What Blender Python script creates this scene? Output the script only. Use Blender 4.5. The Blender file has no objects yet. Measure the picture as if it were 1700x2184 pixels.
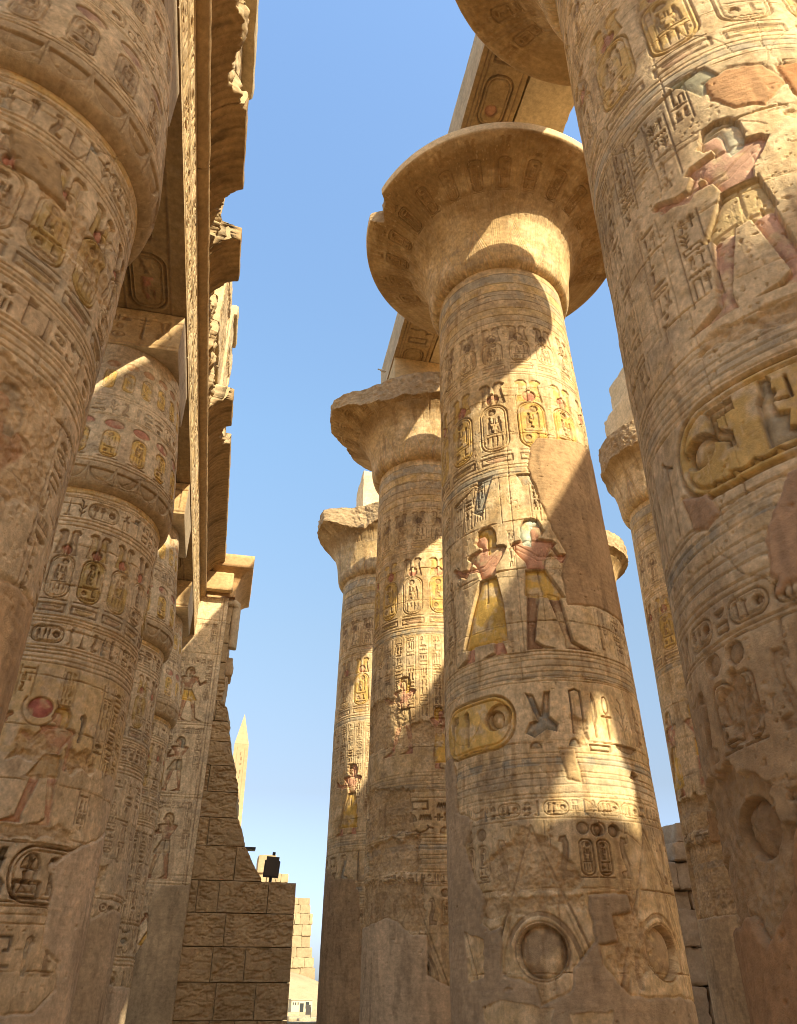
import bpy, math, random
import numpy as np
from mathutils import Vector, Matrix

# ------------------------------------------------------------ camera, sky, sun, exposure
scn = bpy.context.scene
COL = scn.collection
EYE = 1.6
PITCH = math.atan((2148.2 - 1092) / 1638.4)
AZ = -math.atan((433.9 - 850) / 1638.4 * math.cos(PITCH))
cam = bpy.data.cameras.new("camera")
cam.sensor_fit = 'HORIZONTAL'; cam.sensor_width = 36.0; cam.lens = 36.0 * 1638.4 / 1700
cam.clip_start = 0.1; cam.clip_end = 6000
camo = bpy.data.objects.new("camera", cam); COL.objects.link(camo)
camo.location = (0, 0, EYE)
camo.rotation_euler = (math.pi / 2 + PITCH, 0, -AZ)
scn.camera = camo

SUN = Vector((0.60, -1.31, 1.0)).normalized()
world = bpy.data.worlds.new("World"); scn.world = world; world.use_nodes = True
wn = world.node_tree; wn.nodes.clear()
sky = wn.nodes.new('ShaderNodeTexSky'); sky.sky_type = 'NISHITA'; sky.sun_disc = False
sky.sun_elevation = math.asin(SUN.z); sky.sun_rotation = math.atan2(SUN.x, SUN.y)
sky.air_density = 1.2; sky.dust_density = 2.5; sky.ozone_density = 1.5; sky.altitude = 80
bg = wn.nodes.new('ShaderNodeBackground'); bg.inputs[1].default_value = 0.15
wo = wn.nodes.new('ShaderNodeOutputWorld')
gm = wn.nodes.new('ShaderNodeGamma'); gm.inputs[1].default_value = 1.0
vs = wn.nodes.new('ShaderNodeVectorMath'); vs.operation = 'MULTIPLY'
tc = wn.nodes.new('ShaderNodeTexCoord'); sx = wn.nodes.new('ShaderNodeSeparateXYZ'); cr_ = wn.nodes.new('ShaderNodeValToRGB')
wn.links.new(tc.outputs['Generated'], sx.inputs[0]); wn.links.new(sx.outputs['Z'], cr_.inputs[0])
stops = [(0.03, (.54, .60, .87)), (.22, (.566, .511, .502)), (.4, (.73, .711, .655)), (.62, (.885, .963, .929)), (.91, (.984, 1.116, 1.179))]
while len(cr_.color_ramp.elements) < len(stops): cr_.color_ramp.elements.new(.5)
for e_, (p_, c_) in zip(cr_.color_ramp.elements, stops): e_.position = p_; e_.color = c_ + (1,)
wn.links.new(sky.outputs[0], gm.inputs[0]); wn.links.new(gm.outputs[0], vs.inputs[0]); wn.links.new(cr_.outputs[0], vs.inputs[1]); wn.links.new(vs.outputs[0], bg.inputs[0])
wn.links.new(bg.outputs[0], wo.inputs[0])
sl = bpy.data.lights.new("sun", 'SUN'); sl.energy = 3.55; sl.angle = math.radians(0.5); sl.color = (1.0, 0.865, 0.60)
so = bpy.data.objects.new("sun", sl); COL.objects.link(so); so.location = (20, -30, 60)
so.rotation_euler = SUN.to_track_quat('Z', 'Y').to_euler()
scn.view_settings.view_transform = 'Standard'; scn.view_settings.look = 'None'
scn.view_settings.exposure = 1.3; scn.view_settings.gamma = 1.0
scn.render.engine = 'CYCLES'
scn.cycles.max_bounces = 10; scn.cycles.diffuse_bounces = 8
scn.cycles.use_denoising = True; scn.cycles.filter_width = 0.95
try:
    scn.cycles.denoising_input_passes = 'RGB_ALBEDO_NORMAL'; scn.cycles.denoising_prefilter = 'ACCURATE'; scn.cycles.denoising_quality = 'HIGH'
except Exception: pass

f32 = np.float32
RNG = np.random.default_rng
# ------------------------------------------------------------ numpy helpers
def sst(x, a, b):
    t = np.clip((x - a) / (b - a), 0, 1); return t * t * (3 - 2 * t)
def vnoise(nx, ny, w, h, cx, cy, seed):
    """smooth value noise in 0..1 over a w x h metre sheet, cell size cx x cy"""
    r = RNG(seed); gx = int(w / cx) + 4; gy = int(h / cy) + 4
    g = r.random((gy, gx)).astype(f32)
    x = np.linspace(0, w / cx, nx) + 1; y = np.linspace(0, h / cy, ny) + 1
    xi = x.astype(int); yi = y.astype(int)
    fx = (x - xi).astype(f32); fy = (y - yi).astype(f32)
    fx = fx * fx * (3 - 2 * fx); fy = (fy * fy * (3 - 2 * fy))[:, None]
    a = g[:, xi] * (1 - fx) + g[:, xi + 1] * fx
    return a[yi] * (1 - fy) + a[yi + 1] * fy
def fbm(nx, ny, w, h, c, seed, oct=4, ax=1.0, ay=1.0):
    s = 0; a = 1; t = 0
    for o in range(oct):
        s = s + a * vnoise(nx, ny, w, h, c * ax / 2 ** o, c * ay / 2 ** o, seed + o * 17); t += a; a *= .55
    return s / t
def n3(P, cell, seed):
    """3D value noise, -1..1"""
    q = P / cell; i = np.floor(q).astype(np.int64); f = (q - i).astype(f32); f = f * f * (3 - 2 * f)
    def h(a, b, c):
        n = (a * 73856093) ^ (b * 19349663) ^ (c * 83492791) ^ (seed * 2654435)
        n = (n ^ (n >> 13)) * 1274126177; n = n ^ (n >> 16)
        return (n & 0xffff).astype(f32) / 32767.5 - 1
    r = 0
    for dx in (0, 1):
        for dy in (0, 1):
            for dz in (0, 1):
                wgt = (f[:, 0] if dx else 1 - f[:, 0]) * (f[:, 1] if dy else 1 - f[:, 1]) * (f[:, 2] if dz else 1 - f[:, 2])
                r = r + wgt * h(i[:, 0] + dx, i[:, 1] + dy, i[:, 2] + dz)
    return r
def fb3(P, cell, seed, oct=3):
    s = 0; a = 1; t = 0
    for o in range(oct):
        s = s + a * n3(P, cell / 2 ** o, seed + o); t += a; a *= .55
    return s / t

# ------------------------------------------------------------ colours (linear albedo)
LIME = (.67, .508, .295); SAND = (.565, .398, .198); BROWN = (.36, .235, .115); PLAST = (.46, .322, .165)
OCHRE = (.62, .40, .11); RED = (.46, .20, .13); PINK = (.58, .32, .20); BLUE = (.29, .29, .245); GREY = (.37, .32, .23)
YEL = (.70, .455, .125); WHITE = (.47, .38, .26); GROOVE_SHADE = (.25, .17, .10)  # last one is relief shade painted into carved signs

# ------------------------------------------------------------ glyph library (unit box, y up)
def arc(cx, cy, rx, ry, a0, a1, n=14):
    return [(cx + rx * math.cos(math.radians(a0 + (a1 - a0) * i / n)), cy + ry * math.sin(math.radians(a0 + (a1 - a0) * i / n))) for i in range(n + 1)]
def el(cx, cy, rx, ry): return ('p', arc(cx, cy, rx, ry, 0, 345, 23))
T = {}   # tall glyphs
S_ = {}  # small / flat glyphs
T['ankh'] = [('s', .09, arc(.5, .76, .2, .2, 0, 360, 18)), ('s', .12, [(.5, .56), (.5, 0)]), ('s', .1, [(.15, .5), (.85, .5)])]
T['reed'] = [('p', [(.42, 0), (.55, 0), (.55, .3), (.78, .45), (.72, .8), (.5, 1), (.36, .75), (.38, .35)])]
T['reeds'] = [('p', [(.2, 0), (.27, 0), (.3, .35), (.42, .5), (.38, .85), (.25, 1), (.14, .7)]), ('p', [(.68, 0), (.75, 0), (.78, .35), (.9, .5), (.86, .85), (.73, 1), (.62, .7)])]
T['bird'] = [('p', [(.05, .12), (.3, .3), (.38, .55), (.42, .8), (.55, .95), (.72, .93), (.78, .82), (.95, .76), (.75, .72), (.78, .5), (.68, .28), (.6, .2), (.4, .2), (.1, .04)]), ('s', .06, [(.5, .25), (.5, .03), (.72, .03)]), ('s', .06, [(.62, .25), (.62, .03)])]
T['owl'] = [('p', [(.1, .1), (.25, .45), (.3, .75), (.38, .95), (.72, .97), (.8, .78), (.72, .62), (.8, .4), (.65, .18), (.4, .2)]), ('s', .07, [(.5, .2), (.5, .02), (.75, .02)])]
T['god'] = [('p', [(.2, 0), (.85, 0), (.85, .12), (.65, .18), (.75, .38), (.55, .42), (.5, .6), (.62, .66), (.62, .74), (.55, .76), (.6, .9), (.5, .98), (.36, .95), (.33, .76), (.22, .65), (.2, .3)]), ('s', .07, [(.45, .6), (.85, .55), (.85, .85)])]
T['feather'] = [('p', [(.4, 0), (.6, 0), (.68, .6), (.66, .9), (.5, 1), (.3, .93), (.25, .8), (.38, .78), (.42, .5)])]
T['was'] = [('s', .09, [(.5, 0), (.5, .85), (.25, .95), (.15, .8)]), ('s', .08, [(.5, .85), (.85, .78)])]
T['djed'] = [('p', [(.4, 0), (.6, 0), (.57, .55), (.43, .55)]), ('s', .08, [(.25, .6), (.75, .6)]), ('s', .08, [(.25, .74), (.75, .74)]), ('s', .08, [(.25, .88), (.75, .88)]), ('s', .12, [(.5, .5), (.5, 1)])]
T['leg'] = [('p', [(.35, 1), (.6, 1), (.58, .2), (.9, .15), (.9, 0), (.35, 0)])]
T['stool'] = [('s', .1, [(.2, 0), (.2, .95), (.5, 1), (.8, .95), (.8, 0)])]
T['tri'] = [('p', [(.5, 1), (.62, .1), (.9, 0), (.1, 0), (.38, .1)])]
T['sedge'] = [('s', .08, [(.5, 0), (.5, .9), (.3, 1)]), ('s', .07, [(.5, .5), (.15, .75)]), ('s', .07, [(.5, .45), (.85, .7)]), ('s', .07, [(.5, .2), (.2, .42)]), ('s', .07, [(.5, .15), (.8, .35)])]
T['bee'] = [('p', [(.15, .95), (.35, .9), (.5, .5), (.62, .95), (.78, .95), (.7, .45), (.9, .3), (.85, .15), (.6, .2), (.3, .05), (.08, .15), (.2, .35), (.4, .38)])]
T['staff'] = [('s', .12, [(.5, 0), (.5, 1)])]
T['flag'] = [('s', .1, [(.35, 0), (.35, 1)]), ('p', [(.35, 1), (.85, .95), (.85, .75), (.35, .72)])]
T['ox'] = [('p', [(.1, .0), (.9, .0), (.75, .3), (.85, .6), (.6, .65), (.7, .95), (.5, .85), (.35, 1), (.38, .6), (.15, .55), (.25, .3)])]
T['cobra'] = [('p', [(.2, 0), (.8, 0), (.85, .15), (.5, .2), (.7, .5), (.75, .8), (.62, 1), (.3, .98), (.2, .85), (.42, .82), (.4, .6), (.2, .3)])]
S_['water'] = [('s', .16, [(i / 10, .5 + (.22 if i % 2 else -.22)) for i in range(11)])]
S_['mouth'] = [('p', [(0, .5), (.25, .85), (.5, .95), (.75, .85), (1, .5), (.75, .15), (.5, .05), (.25, .15)])]
S_['loaf'] = [('p', arc(.5, .1, .42, .8, 0, 180) )]
S_['basket'] = [('p', [(0, .8), (1, .8)] + arc(.5, .8, .5, .7, 0, -180))]
S_['disc'] = [('e', .5, .5, .42, .46)]
S_['bar'] = [('s', .3, [(.05, .5), (.95, .5)])]
S_['bolt'] = [('s', .16, [(.0, .5), (1., .5)]), ('s', .2, [(.4, .2), (.4, .8)]), ('s', .2, [(.6, .2), (.6, .8)])]
S_['viper'] = [('s', .2, [(0, .35), (.3, .5), (.5, .25), (.75, .45), (.85, .8), (1, .7)]), ('s', .12, [(.85, .8), (.8, 1)])]
S_['arm'] = [('s', .22, [(0, .6), (.1, .3), (.8, .3), (1., .55)])]
S_['pool'] = [('s', .2, [(.05, .15), (.95, .15), (.95, .85), (.05, .85), (.05, .15)])]
S_['eye'] = [('s', .14, arc(.5, .5, .48, .38, 0, 360, 16)), ('e', .5, .5, .15, .22)]
S_['three'] = [('s', .12, [(.15, .1), (.15, .9)]), ('s', .12, [(.5, .1), (.5, .9)]), ('s', .12, [(.85, .1), (.85, .9)])]
S_['house'] = [('s', .2, [(.3, .1), (.05, .1), (.05, .9), (.95, .9), (.95, .1), (.7, .1)])]
S_['comb'] = [('s', .2, [(0, .2), (1, .2)])] + [('s', .1, [(.1 + .16 * i, .2), (.1 + .16 * i, .9)]) for i in range(6)]
TALL = list(T.values()); SMALL = list(S_.values())

DEEP = 2.0
class Canvas:
    """carved sheet: metres to the right (x) and up (y); H = height, C = painted stone colour"""
    def __init__(s, w, h, res, seed, x0=0.0, y0=0.0, lime=.5, tone=1.0):
        s.w, s.h, s.res, s.x0, s.y0, s.seed = w, h, res, x0, y0, seed
        s.nx = int(round(w / res)) + 1; s.ny = int(round(h / res)) + 1
        s.X = (x0 + np.linspace(0, w, s.nx)).astype(f32); s.Y = (y0 + np.linspace(0, h, s.ny)).astype(f32)
        s.r = RNG(seed)
        a = s.f(1.1, 1); b = s.f(.22, 2, 3); st = s.f(.35, 3, 3, .35, 2.6); fine = s.f(.06, 4, 2)
        m = sst(a * .5 + b * .5 + (lime - .5) * .5, .38, .62)[..., None]
        s.C = (np.array(SAND, f32) * (1 - m) + np.array(LIME, f32) * m)
        m = (sst(st, .56, .78) * .75)[..., None]
        s.C = s.C * (1 - m) + np.array(BROWN, f32) * 1.15 * m
        m = (sst(s.f(.5, 9, 3, 1, .6), .6, .78) * .5)[..., None]
        s.C = s.C * (1 - m) + np.array((.31, .245, .165), f32) * m
        fine2 = s.f(.03, 6, 2, .7, 1.3)
        s.C *= (tone * (.62 + .42 * fine + .36 * fine2 + .12 * (b - .5)))[..., None]
        s.H = ((a - .5) * .022 + (b - .5) * .008 + (fine - .5) * .004).astype(f32)
        s.F = np.clip(.55 + .9 * (s.f(.7, 5, 3) - .28), .35, 1).astype(f32)   # wear of the relief
    def f(s, cell, k, oct=4, ax=1, ay=1): return fbm(s.nx, s.ny, s.w, s.h, cell, s.seed * 101 + k * 977, oct, ax, ay)
    def win(s, xa, xb, ya, yb):
        i0 = max(0, int((xa - s.x0) / s.res) - 1); i1 = min(s.nx, int((xb - s.x0) / s.res) + 3)
        j0 = max(0, int((ya - s.y0) / s.res) - 1); j1 = min(s.ny, int((yb - s.y0) / s.res) + 3)
        if i1 - i0 < 2 or j1 - j0 < 2: return None
        return slice(j0, j1), slice(i0, i1)
    def polysd(s, X, Y, pts):
        d = np.full(np.broadcast(X, Y).shape, 1e9, f32); inside = np.zeros(d.shape, bool)
        n = len(pts)
        for i in range(n):
            ax, ay = pts[i]; bx, by = pts[(i + 1) % n]
            ex, ey = bx - ax, by - ay; L = ex * ex + ey * ey + 1e-12
            t = np.clip(((X - ax) * ex + (Y - ay) * ey) / L, 0, 1)
            d = np.minimum(d, (X - ax - t * ex) ** 2 + (Y - ay - t * ey) ** 2)
            if ay != by:
                c = ((ay > Y) != (by > Y)) & (X < ex * (Y - ay) / ey + ax)
                inside ^= c
        d = np.sqrt(d); return np.where(inside, -d, d)
    def linesd(s, X, Y, pts, hw):
        d = np.full(np.broadcast(X, Y).shape, 1e9, f32)
        for (ax, ay), (bx, by) in zip(pts[:-1], pts[1:]):
            ex, ey = bx - ax, by - ay; L = ex * ex + ey * ey + 1e-12
            t = np.clip(((X - ax) * ex + (Y - ay) * ey) / L, 0, 1)
            d = np.minimum(d, (X - ax - t * ex) ** 2 + (Y - ay - t * ey) ** 2)
        return np.sqrt(d) - hw
    def sd(s, prims, x, y, w, h, flip, X, Y, rot=0):
        D = None; m = min(w, h)
        def tr(p):
            u, v = p
            if flip: u = 1 - u
            if rot: u, v = v, 1 - u
            return (x + u * w, y + v * h)
        for p in prims:
            if p[0] == 'p': d = s.polysd(X, Y, [tr(q) for q in p[1]])
            elif p[0] == 's': d = s.linesd(X, Y, [tr(q) for q in p[2]], max(p[1] * m * .5, .85 * s.res))
            else:
                cx, cy = tr((p[1], p[2])); r = min(p[3] * w, p[4] * h)
                d = np.sqrt((X - cx) ** 2 + (Y - cy) ** 2) - r
            D = d if D is None else np.minimum(D, d)
        return D
    def put(s, win, D, depth, col, alpha=.8, floor=.35, round_=.03, outline=True, wear=True):
        """sunk relief: deep steep outline, floor rising towards the middle of the sign"""
        j, i = win; e = max(s.res * .9, .008)
        wall = sst(-D, -e * .3, e)
        prof = floor + (1 - floor) * np.exp(np.minimum(D, 0) / round_)
        k = s.F[j, i] if wear else 1
        s.H[j, i] -= DEEP * depth * wall * prof * k
        if col is not None:
            al = alpha if depth > .0 else 0
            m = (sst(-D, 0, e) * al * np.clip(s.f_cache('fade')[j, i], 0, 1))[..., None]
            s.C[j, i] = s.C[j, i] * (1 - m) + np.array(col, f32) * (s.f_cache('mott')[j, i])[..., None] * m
    def contour(s, win, D, a=.5):  # dark line painted along carved edges as relief shade
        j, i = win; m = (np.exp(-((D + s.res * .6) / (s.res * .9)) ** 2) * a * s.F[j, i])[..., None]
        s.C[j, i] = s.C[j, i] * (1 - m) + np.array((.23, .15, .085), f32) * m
    def f_cache(s, k):
        if not hasattr(s, '_c'): s._c = {}
        if k not in s._c:
            s._c[k] = np.clip((s.f(.16, 21, 3) - .30) * 4.2, .08, 1) if k == 'fade' else .72 + .56 * s.f(.12, 22, 4, 1, 1.8)
        return s._c[k]
    def glyph(s, prims, x, y, w, h, depth=.03, col=None, flip=False, rot=0, **k):
        if col is None and depth > .012: col = GROOVE_SHADE; k.setdefault('alpha', .62)  # uncoloured signs get a dark fill that deepens their shade
        wn_ = s.win(x - .05, x + w + .05, y - .05, y + h + .05)
        if wn_ is None: return
        X = s.X[wn_[1]][None, :]; Y = s.Y[wn_[0]][:, None]
        D = s.sd(prims, x, y, w, h, flip, X, Y, rot)
        s.put(wn_, D, depth, col, round_=max(.015, min(w, h) * .10), **k)
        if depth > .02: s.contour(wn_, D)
    def band(s, y, wd=.02, depth=.02, x0=None, x1=None):
        xa = s.x0 if x0 is None else x0; xb = s.x0 + s.w if x1 is None else x1
        wn_ = s.win(xa, xb, y - .06, y + .06)
        if wn_ is None: return
        X = s.X[wn_[1]][None, :]; Y = s.Y[wn_[0]][:, None]
        wob = .008 * np.sin(X * 2.1 + y * 7) + .004 * np.sin(X * 7.7 + y)
        D = np.abs(Y - y - wob) - max(wd, 1.7 * s.res) * .5
        if x0 is not None: D = np.maximum(D, np.maximum(xa - X, X - xb))
        s.put(wn_, D, depth, None)
    def vband(s, x, ya, yb, wd=.02, depth=.02):
        s.glyph([('s', 1, [(.5, 0), (.5, 1)])], x - wd / 2, ya, wd, yb - ya, depth, None)
    def tint(s, ya, yb, col, alpha, xa=None, xb=None):
        wn_ = s.win(s.x0 if xa is None else xa, s.x0 + s.w if xb is None else xb, ya, yb)
        if wn_ is None: return
        m = (np.clip(s.f_cache('fade')[wn_], 0, 1) * alpha)[..., None]
        s.C[wn_] = s.C[wn_] * (1 - m) + np.array(col, f32) * s.f_cache('mott')[wn_][..., None] * m
    def inscription(s, xa, xb, ya, yb, depth=.03, tints=(BLUE, GREY, None, None), flip=False, frame=True, p_cart=.12):
        r = s.r; h = yb - ya; x = xa
        if frame: s.band(ya - .03, .018, depth * .6, xa, xb); s.band(yb + .03, .018, depth * .6, xa, xb)
        while x < xb - h * .25:
            q = r.random(); c = tints[r.integers(len(tints))]
            if q < p_cart and x + 1.5 * h < xb:
                s.hcart(x, ya + h * .05, h * 1.5, h * .9, depth); x += h * 1.62; continue
            if q < .55:
                w = h * (.38 + .3 * r.random())
                s.glyph(TALL[r.integers(len(TALL))], x + .03 * h, ya + .04 * h, w * .9, h * .92, depth, c, r.random() < .3 or flip)
            else:
                w = h * (.45 + .35 * r.random()); n = 2 + int(r.random() < .6)
                for k_ in range(n):
                    g = SMALL[r.integers(len(SMALL))]; ww = w * (.55 + .4 * r.random())
                    if r.random() < .25:
                        for q2 in (0, 1): s.glyph(SMALL[r.integers(len(SMALL))], x + w * .5 * q2, ya + h * (k_ + .1) / n, w * .42, h / n * .78, depth, c)
                    else: s.glyph(g, x + (w - ww) / 2, ya + h * (k_ + .1) / n, ww, h / n * .75, depth, c)
            x += w + h * .04
    def textcol(s, x, ya, yb, w, depth=.025, lines=True):
        r = s.r; y = yb
        if lines: s.vband(x, ya, yb, .014, depth * .6); s.vband(x + w, ya, yb, .014, depth * .6)
        while y > ya + w * .4:
            if r.random() < .5:
                h = w * (.7 + .3 * r.random()); s.glyph(TALL[r.integers(len(TALL))], x + w * .1, y - h, w * .45, h * .92, depth)
                if r.random() < .7: s.glyph(TALL[r.integers(len(TALL))], x + w * .52, y - h, w * .4, h * .92, depth)
            else:
                h = w * (.28 + .15 * r.random()); s.glyph(SMALL[r.integers(len(SMALL))], x + w * .12, y - h, w * .76, h * .85, depth)
            y -= h + w * .04
    def ring(s, x, y, w, h, th, depth, fillcol=None, alpha=.85):
        wn_ = s.win(x - .05, x + w + .05, y - .05, y + h + .05)
        if wn_ is None: return
        X = s.X[wn_[1]][None, :]; Y = s.Y[wn_[0]][:, None]
        r = min(w, h) * .44; cx, cy = x + w / 2, y + h / 2
        qx = np.abs(X - cx) - (w / 2 - r); qy = np.abs(Y - cy) - (h / 2 - r)
        D = np.sqrt(np.maximum(qx, 0) ** 2 + np.maximum(qy, 0) ** 2) + np.minimum(np.maximum(qx, qy), 0) - r
        if fillcol is not None:
            m = (sst(-D, 0, .01) * alpha * s.f_cache('fade')[wn_])[..., None]
            s.C[wn_] = s.C[wn_] * (1 - m) + np.array(fillcol, f32) * s.f_cache('mott')[wn_][..., None] * m
        s.put(wn_, np.abs(D + th * .5) - th * .5, depth, GROOVE_SHADE, alpha=.55, floor=.6)
        s.put(wn_, np.abs(D + th * 2.1) - th * .35, depth * .6, None, floor=.6)
    def hcart(s, x, y, w, h, depth, col=None, disc=True):
        s.ring(x, y, w, h, max(.018, h * .05), depth, col)
        xx = x + h * .18
        if disc: s.glyph([('e', .5, .5, .42, .42), ], x + w - h * .62, y + h * .3, h * .45, h * .45, depth * 1.5, None)
        while xx < x + w - h * .85:
            g = TALL[s.r.integers(len(TALL))]; ww = h * (.28 + .16 * s.r.random())
            s.glyph(g, xx, y + h * .17, ww, h * .66, depth, None); xx += ww * 1.05
    def vcart(s, x, y, w, h, depth, col=None, base=True, var=None):
        s.ring(x, y, w, h, max(.024, w * .055), depth, col)
        r = s.r; a = w * .2
        s.glyph([('e', .5, .5, .42, .42)], x + w * (.28 if r.random() < .5 else .42), y + h * .76, w * .34, w * .34, depth * 1.3, None)
        v = r.random() if var is None else var
        if v < .5:
            s.glyph(T['god'], x + a, y + h * .40, w * .34, h * .36, depth); s.glyph(T['god'], x + w * .5, y + h * .40, w * .32, h * .34, depth, None, True)
            s.glyph(S_['bar'], x + a, y + h * .35, w * .62, h * .05, depth)
            for q in range(4): s.glyph(T['reed'], x + w * (.17 + .165 * q), y + h * .10, w * .15, h * .24, depth)
        else:
            s.glyph(T['god'], x + a, y + h * .42, w * .4, h * .34, depth); s.glyph(T['feather'], x + w * .6, y + h * .44, w * .22, h * .34, depth)
            s.glyph(S_['arm'], x + a, y + h * .34, w * .6, h * .07, depth)
            s.glyph([('e', .5, .5, .42, .42)], x + w * .18, y + h * .16, w * .26, w * .26, depth * 1.2); s.glyph(T['leg'], x + w * .5, y + h * .17, w * .3, h * .15, depth)
            s.glyph(S_['water'], x + a, y + h * .08, w * .6, h * .05, depth)
        if base: s.glyph(S_['bar'], x - w * .05, y - h * .045, w * 1.1, h * .035, depth)
    def plumes(s, x, y, w, h, depth, ycol=OCHRE, dcol=RED):
        L = [('p', [(.02, 0), (.46, 0), (.44, .6), (.46, .85), (.36, .99), (.16, 1), (.02, .9), (.06, .82), (.14, .78), (.12, .5)])]
        s.glyph(L, x, y, w, h, depth, ycol); s.glyph(L, x, y, w, h, depth, ycol, True)
        s.glyph([('e', .5, .5, .46, .46)], x + w * .24, y + h * .02, w * .52, w * .52, depth * 1.1, dcol, alpha=.95)
    def frieze(s, ya, yb, pitch, depth, phase=0., col=OCHRE, dcol=RED, plume=True, plh=.36, base=.13, x0=None, x1=None, ycol=None, step=0):
        x = (s.x0 if x0 is None else x0) + phase; xe = s.x0 + s.w if x1 is None else x1
        H = yb - ya; k = 0
        while x + pitch * .8 < xe:
            cw = pitch * .78; cy = ya + base * H; ch = H * (1 - base - (plh if plume else .0))
            c = col if (k + step) % 3 != 1 else None
            s.vcart(x + pitch * .11, cy + .03 * H, cw, ch * .97, depth, c, True, (k % 2) * .9)
            if plume: s.plumes(x + pitch * .12, cy + ch + .015 * H, pitch * .76, plh * H - .02 * H, depth, (ycol or col) if c else None, dcol)
            s.glyph(S_['pool'], x + pitch * .06, ya + .01 * H, pitch * .88, base * H * .8, depth * .8, None)
            s.glyph(S_['basket'], x + pitch * .2, ya + .02 * H, pitch * .6, base * H * .6, depth * .7, OCHRE if k % 2 else PINK, alpha=.5)
            x += pitch; k += 1
    def figure(s, cx, y, h, face=1, kilt='short', kcol=YEL, skin=PINK, wig=YEL, depth=.045, crown=None, lcol=None, arms='offer'):
        F = {}
        if kilt == 'short':
            F['bl'] = ([(-.085, .40), (.0, .40), (-.06, .06), (-.02, .025), (.06, .0), (-.12, .0), (-.115, .06)], lcol or skin)
            F['fl'] = ([(.04, .40), (.13, .38), (.18, .06), (.24, .03), (.31, .0), (.12, .0), (.125, .07)], lcol or skin)
            F['kilt'] = ([(-.08, .575), (.055, .575), (.17, .37), (.10, .35), (-.10, .385)], kcol)
        else:
            F['bl'] = ([(-.08, .12), (-.03, .12), (-.02, .025), (.06, .0), (-.11, .0)], lcol or skin)
            F['fl'] = ([(.12, .12), (.18, .12), (.2, .04), (.30, .0), (.12, .0)], lcol or skin)
            F['kilt'] = ([(-.075, .575), (.055, .575), (.14, .36), (.23, .10), (-.12, .09), (-.11, .36)], kcol)
        F['torso'] = ([(-.065, .58), (.05, .58), (.07, .66), (.10, .72), (.155, .785), (.13, .81), (.05, .82), (-.06, .82), (-.14, .81), (-.165, .785), (-.12, .70), (-.075, .64)], skin)
        F['head'] = ([(-.03, .80), (.035, .80), (.03, .835), (.062, .845), (.07, .87), (.085, .885), (.068, .905), (.065, .935), (-.02, .94)], skin)
        F['wig'] = ([(.062, .935), (.045, .975), (-.005, .995), (-.06, .98), (-.09, .93), (-.095, .85), (-.07, .78), (-.02, .76), (-.01, .84), (-.015, .895), (.01, .93)], wig)
        if crown: F['wig'] = ([(.062, .93), (.05, 1.0), (.02, 1.09), (-.03, 1.11), (-.06, 1.05), (-.085, .95), (-.07, .86), (-.015, .88), (.0, .93)], wig)
        box = (cx - .4 * h, cx + .45 * h, y - .03, y + 1.15 * h); wn_ = s.win(*box)
        if wn_ is None: return
        X = s.X[wn_[1]][None, :]; Y = s.Y[wn_[0]][:, None]
        tr = lambda p: (cx + face * p[0] * h, y + p[1] * h)
        Dall = None
        parts = [(s.polysd(X, Y, [tr(q) for q in pts]), c) for pts, c in F.values()]
        if arms == 'offer': A = [[(.10, .77), (.17, .655), (.30, .75)], [(-.12, .77), (.02, .665), (.27, .70)]]
        elif arms == 'hang': A = [[(.11, .77), (.19, .66), (.27, .72)], [(-.12, .77), (-.14, .62), (-.13, .47)]]
        else: A = [[(.11, .77), (.2, .64), (.32, .64)], [(-.12, .77), (-.05, .66), (.2, .61)]]
        for a in A: parts.append((s.linesd(X, Y, [tr(q) for q in a], .021 * h), skin))
        for D, c in parts: Dall = D if Dall is None else np.minimum(Dall, D)
        s.put(wn_, Dall, depth, None, floor=.55, round_=.04, wear=False)
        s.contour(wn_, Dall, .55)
        for D, c in parts:
            s.put(wn_, D, depth * .3, c, alpha=1.05 if depth > .034 else .8, floor=.1, round_=.022, wear=False)
        if kilt != 'none':   # pleats
            for q in (.01, .04, .075): s.glyph([('s', .02, [(.5, 1), (.5 + face * .12 * (q * 12), 0)])], cx - .08 * h, y + .39 * h, .16 * h, .18 * h, depth * .3)
    def paler(s, k, col=(.62, .50, .345)):
        s.C = s.C * (1 - k) + np.array(col, f32) * (k * (.62 + .42 * s.f(.06, 4, 2) + .36 * s.f(.03, 6, 2, .7, 1.3)))[..., None]
    # ---- damage
    def ragged(s, pts, amp=.05, cell=.16, k=31):
        xs = [p[0] for p in pts]; ys = [p[1] for p in pts]
        wn_ = s.win(min(xs) - .15, max(xs) + .15, min(ys) - .15, max(ys) + .15)
        if wn_ is None: return None, None
        X = s.X[wn_[1]][None, :]; Y = s.Y[wn_[0]][:, None]
        n = s.f(cell, k, 4)[wn_] - .5
        return wn_, s.polysd(X + 0 * Y, Y + 0 * X, pts) + n * amp * 2.4
    def plaster(s, pts, col=PLAST, amp=.05, lift=.006, tone=1.0):
        wn_, D = s.ragged(pts, amp)
        if wn_ is None: return
        m = sst(-D, -.006, .01)
        sm = (s.f(.9, 33, 3)[wn_] - .5); fi = s.f(.1, 34, 3, 1, 2.5)[wn_]
        s.H[wn_] = s.H[wn_] * (1 - m) + (lift + sm * .012 + (fi - .5) * .0025) * m
        s.H[wn_] -= .022 * np.exp(-(D / .02) ** 2)
        g1 = s.f(.5, 35, 4, 1, 1.6)[wn_]; g2 = s.f(.045, 36, 3)[wn_]; stn = sst(s.f(.3, 37, 4, .5, 2.5)[wn_], .5, .75)
        c = np.array(col, f32) * (tone * (.62 + .5 * g1 + .28 * g2 - .22 * stn))[..., None]
        tr_ = s.f(.10, 39, 3, 3.0, .35)[wn_]; c = c * (1 + .16 * (tr_ - .5))[..., None]
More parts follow.
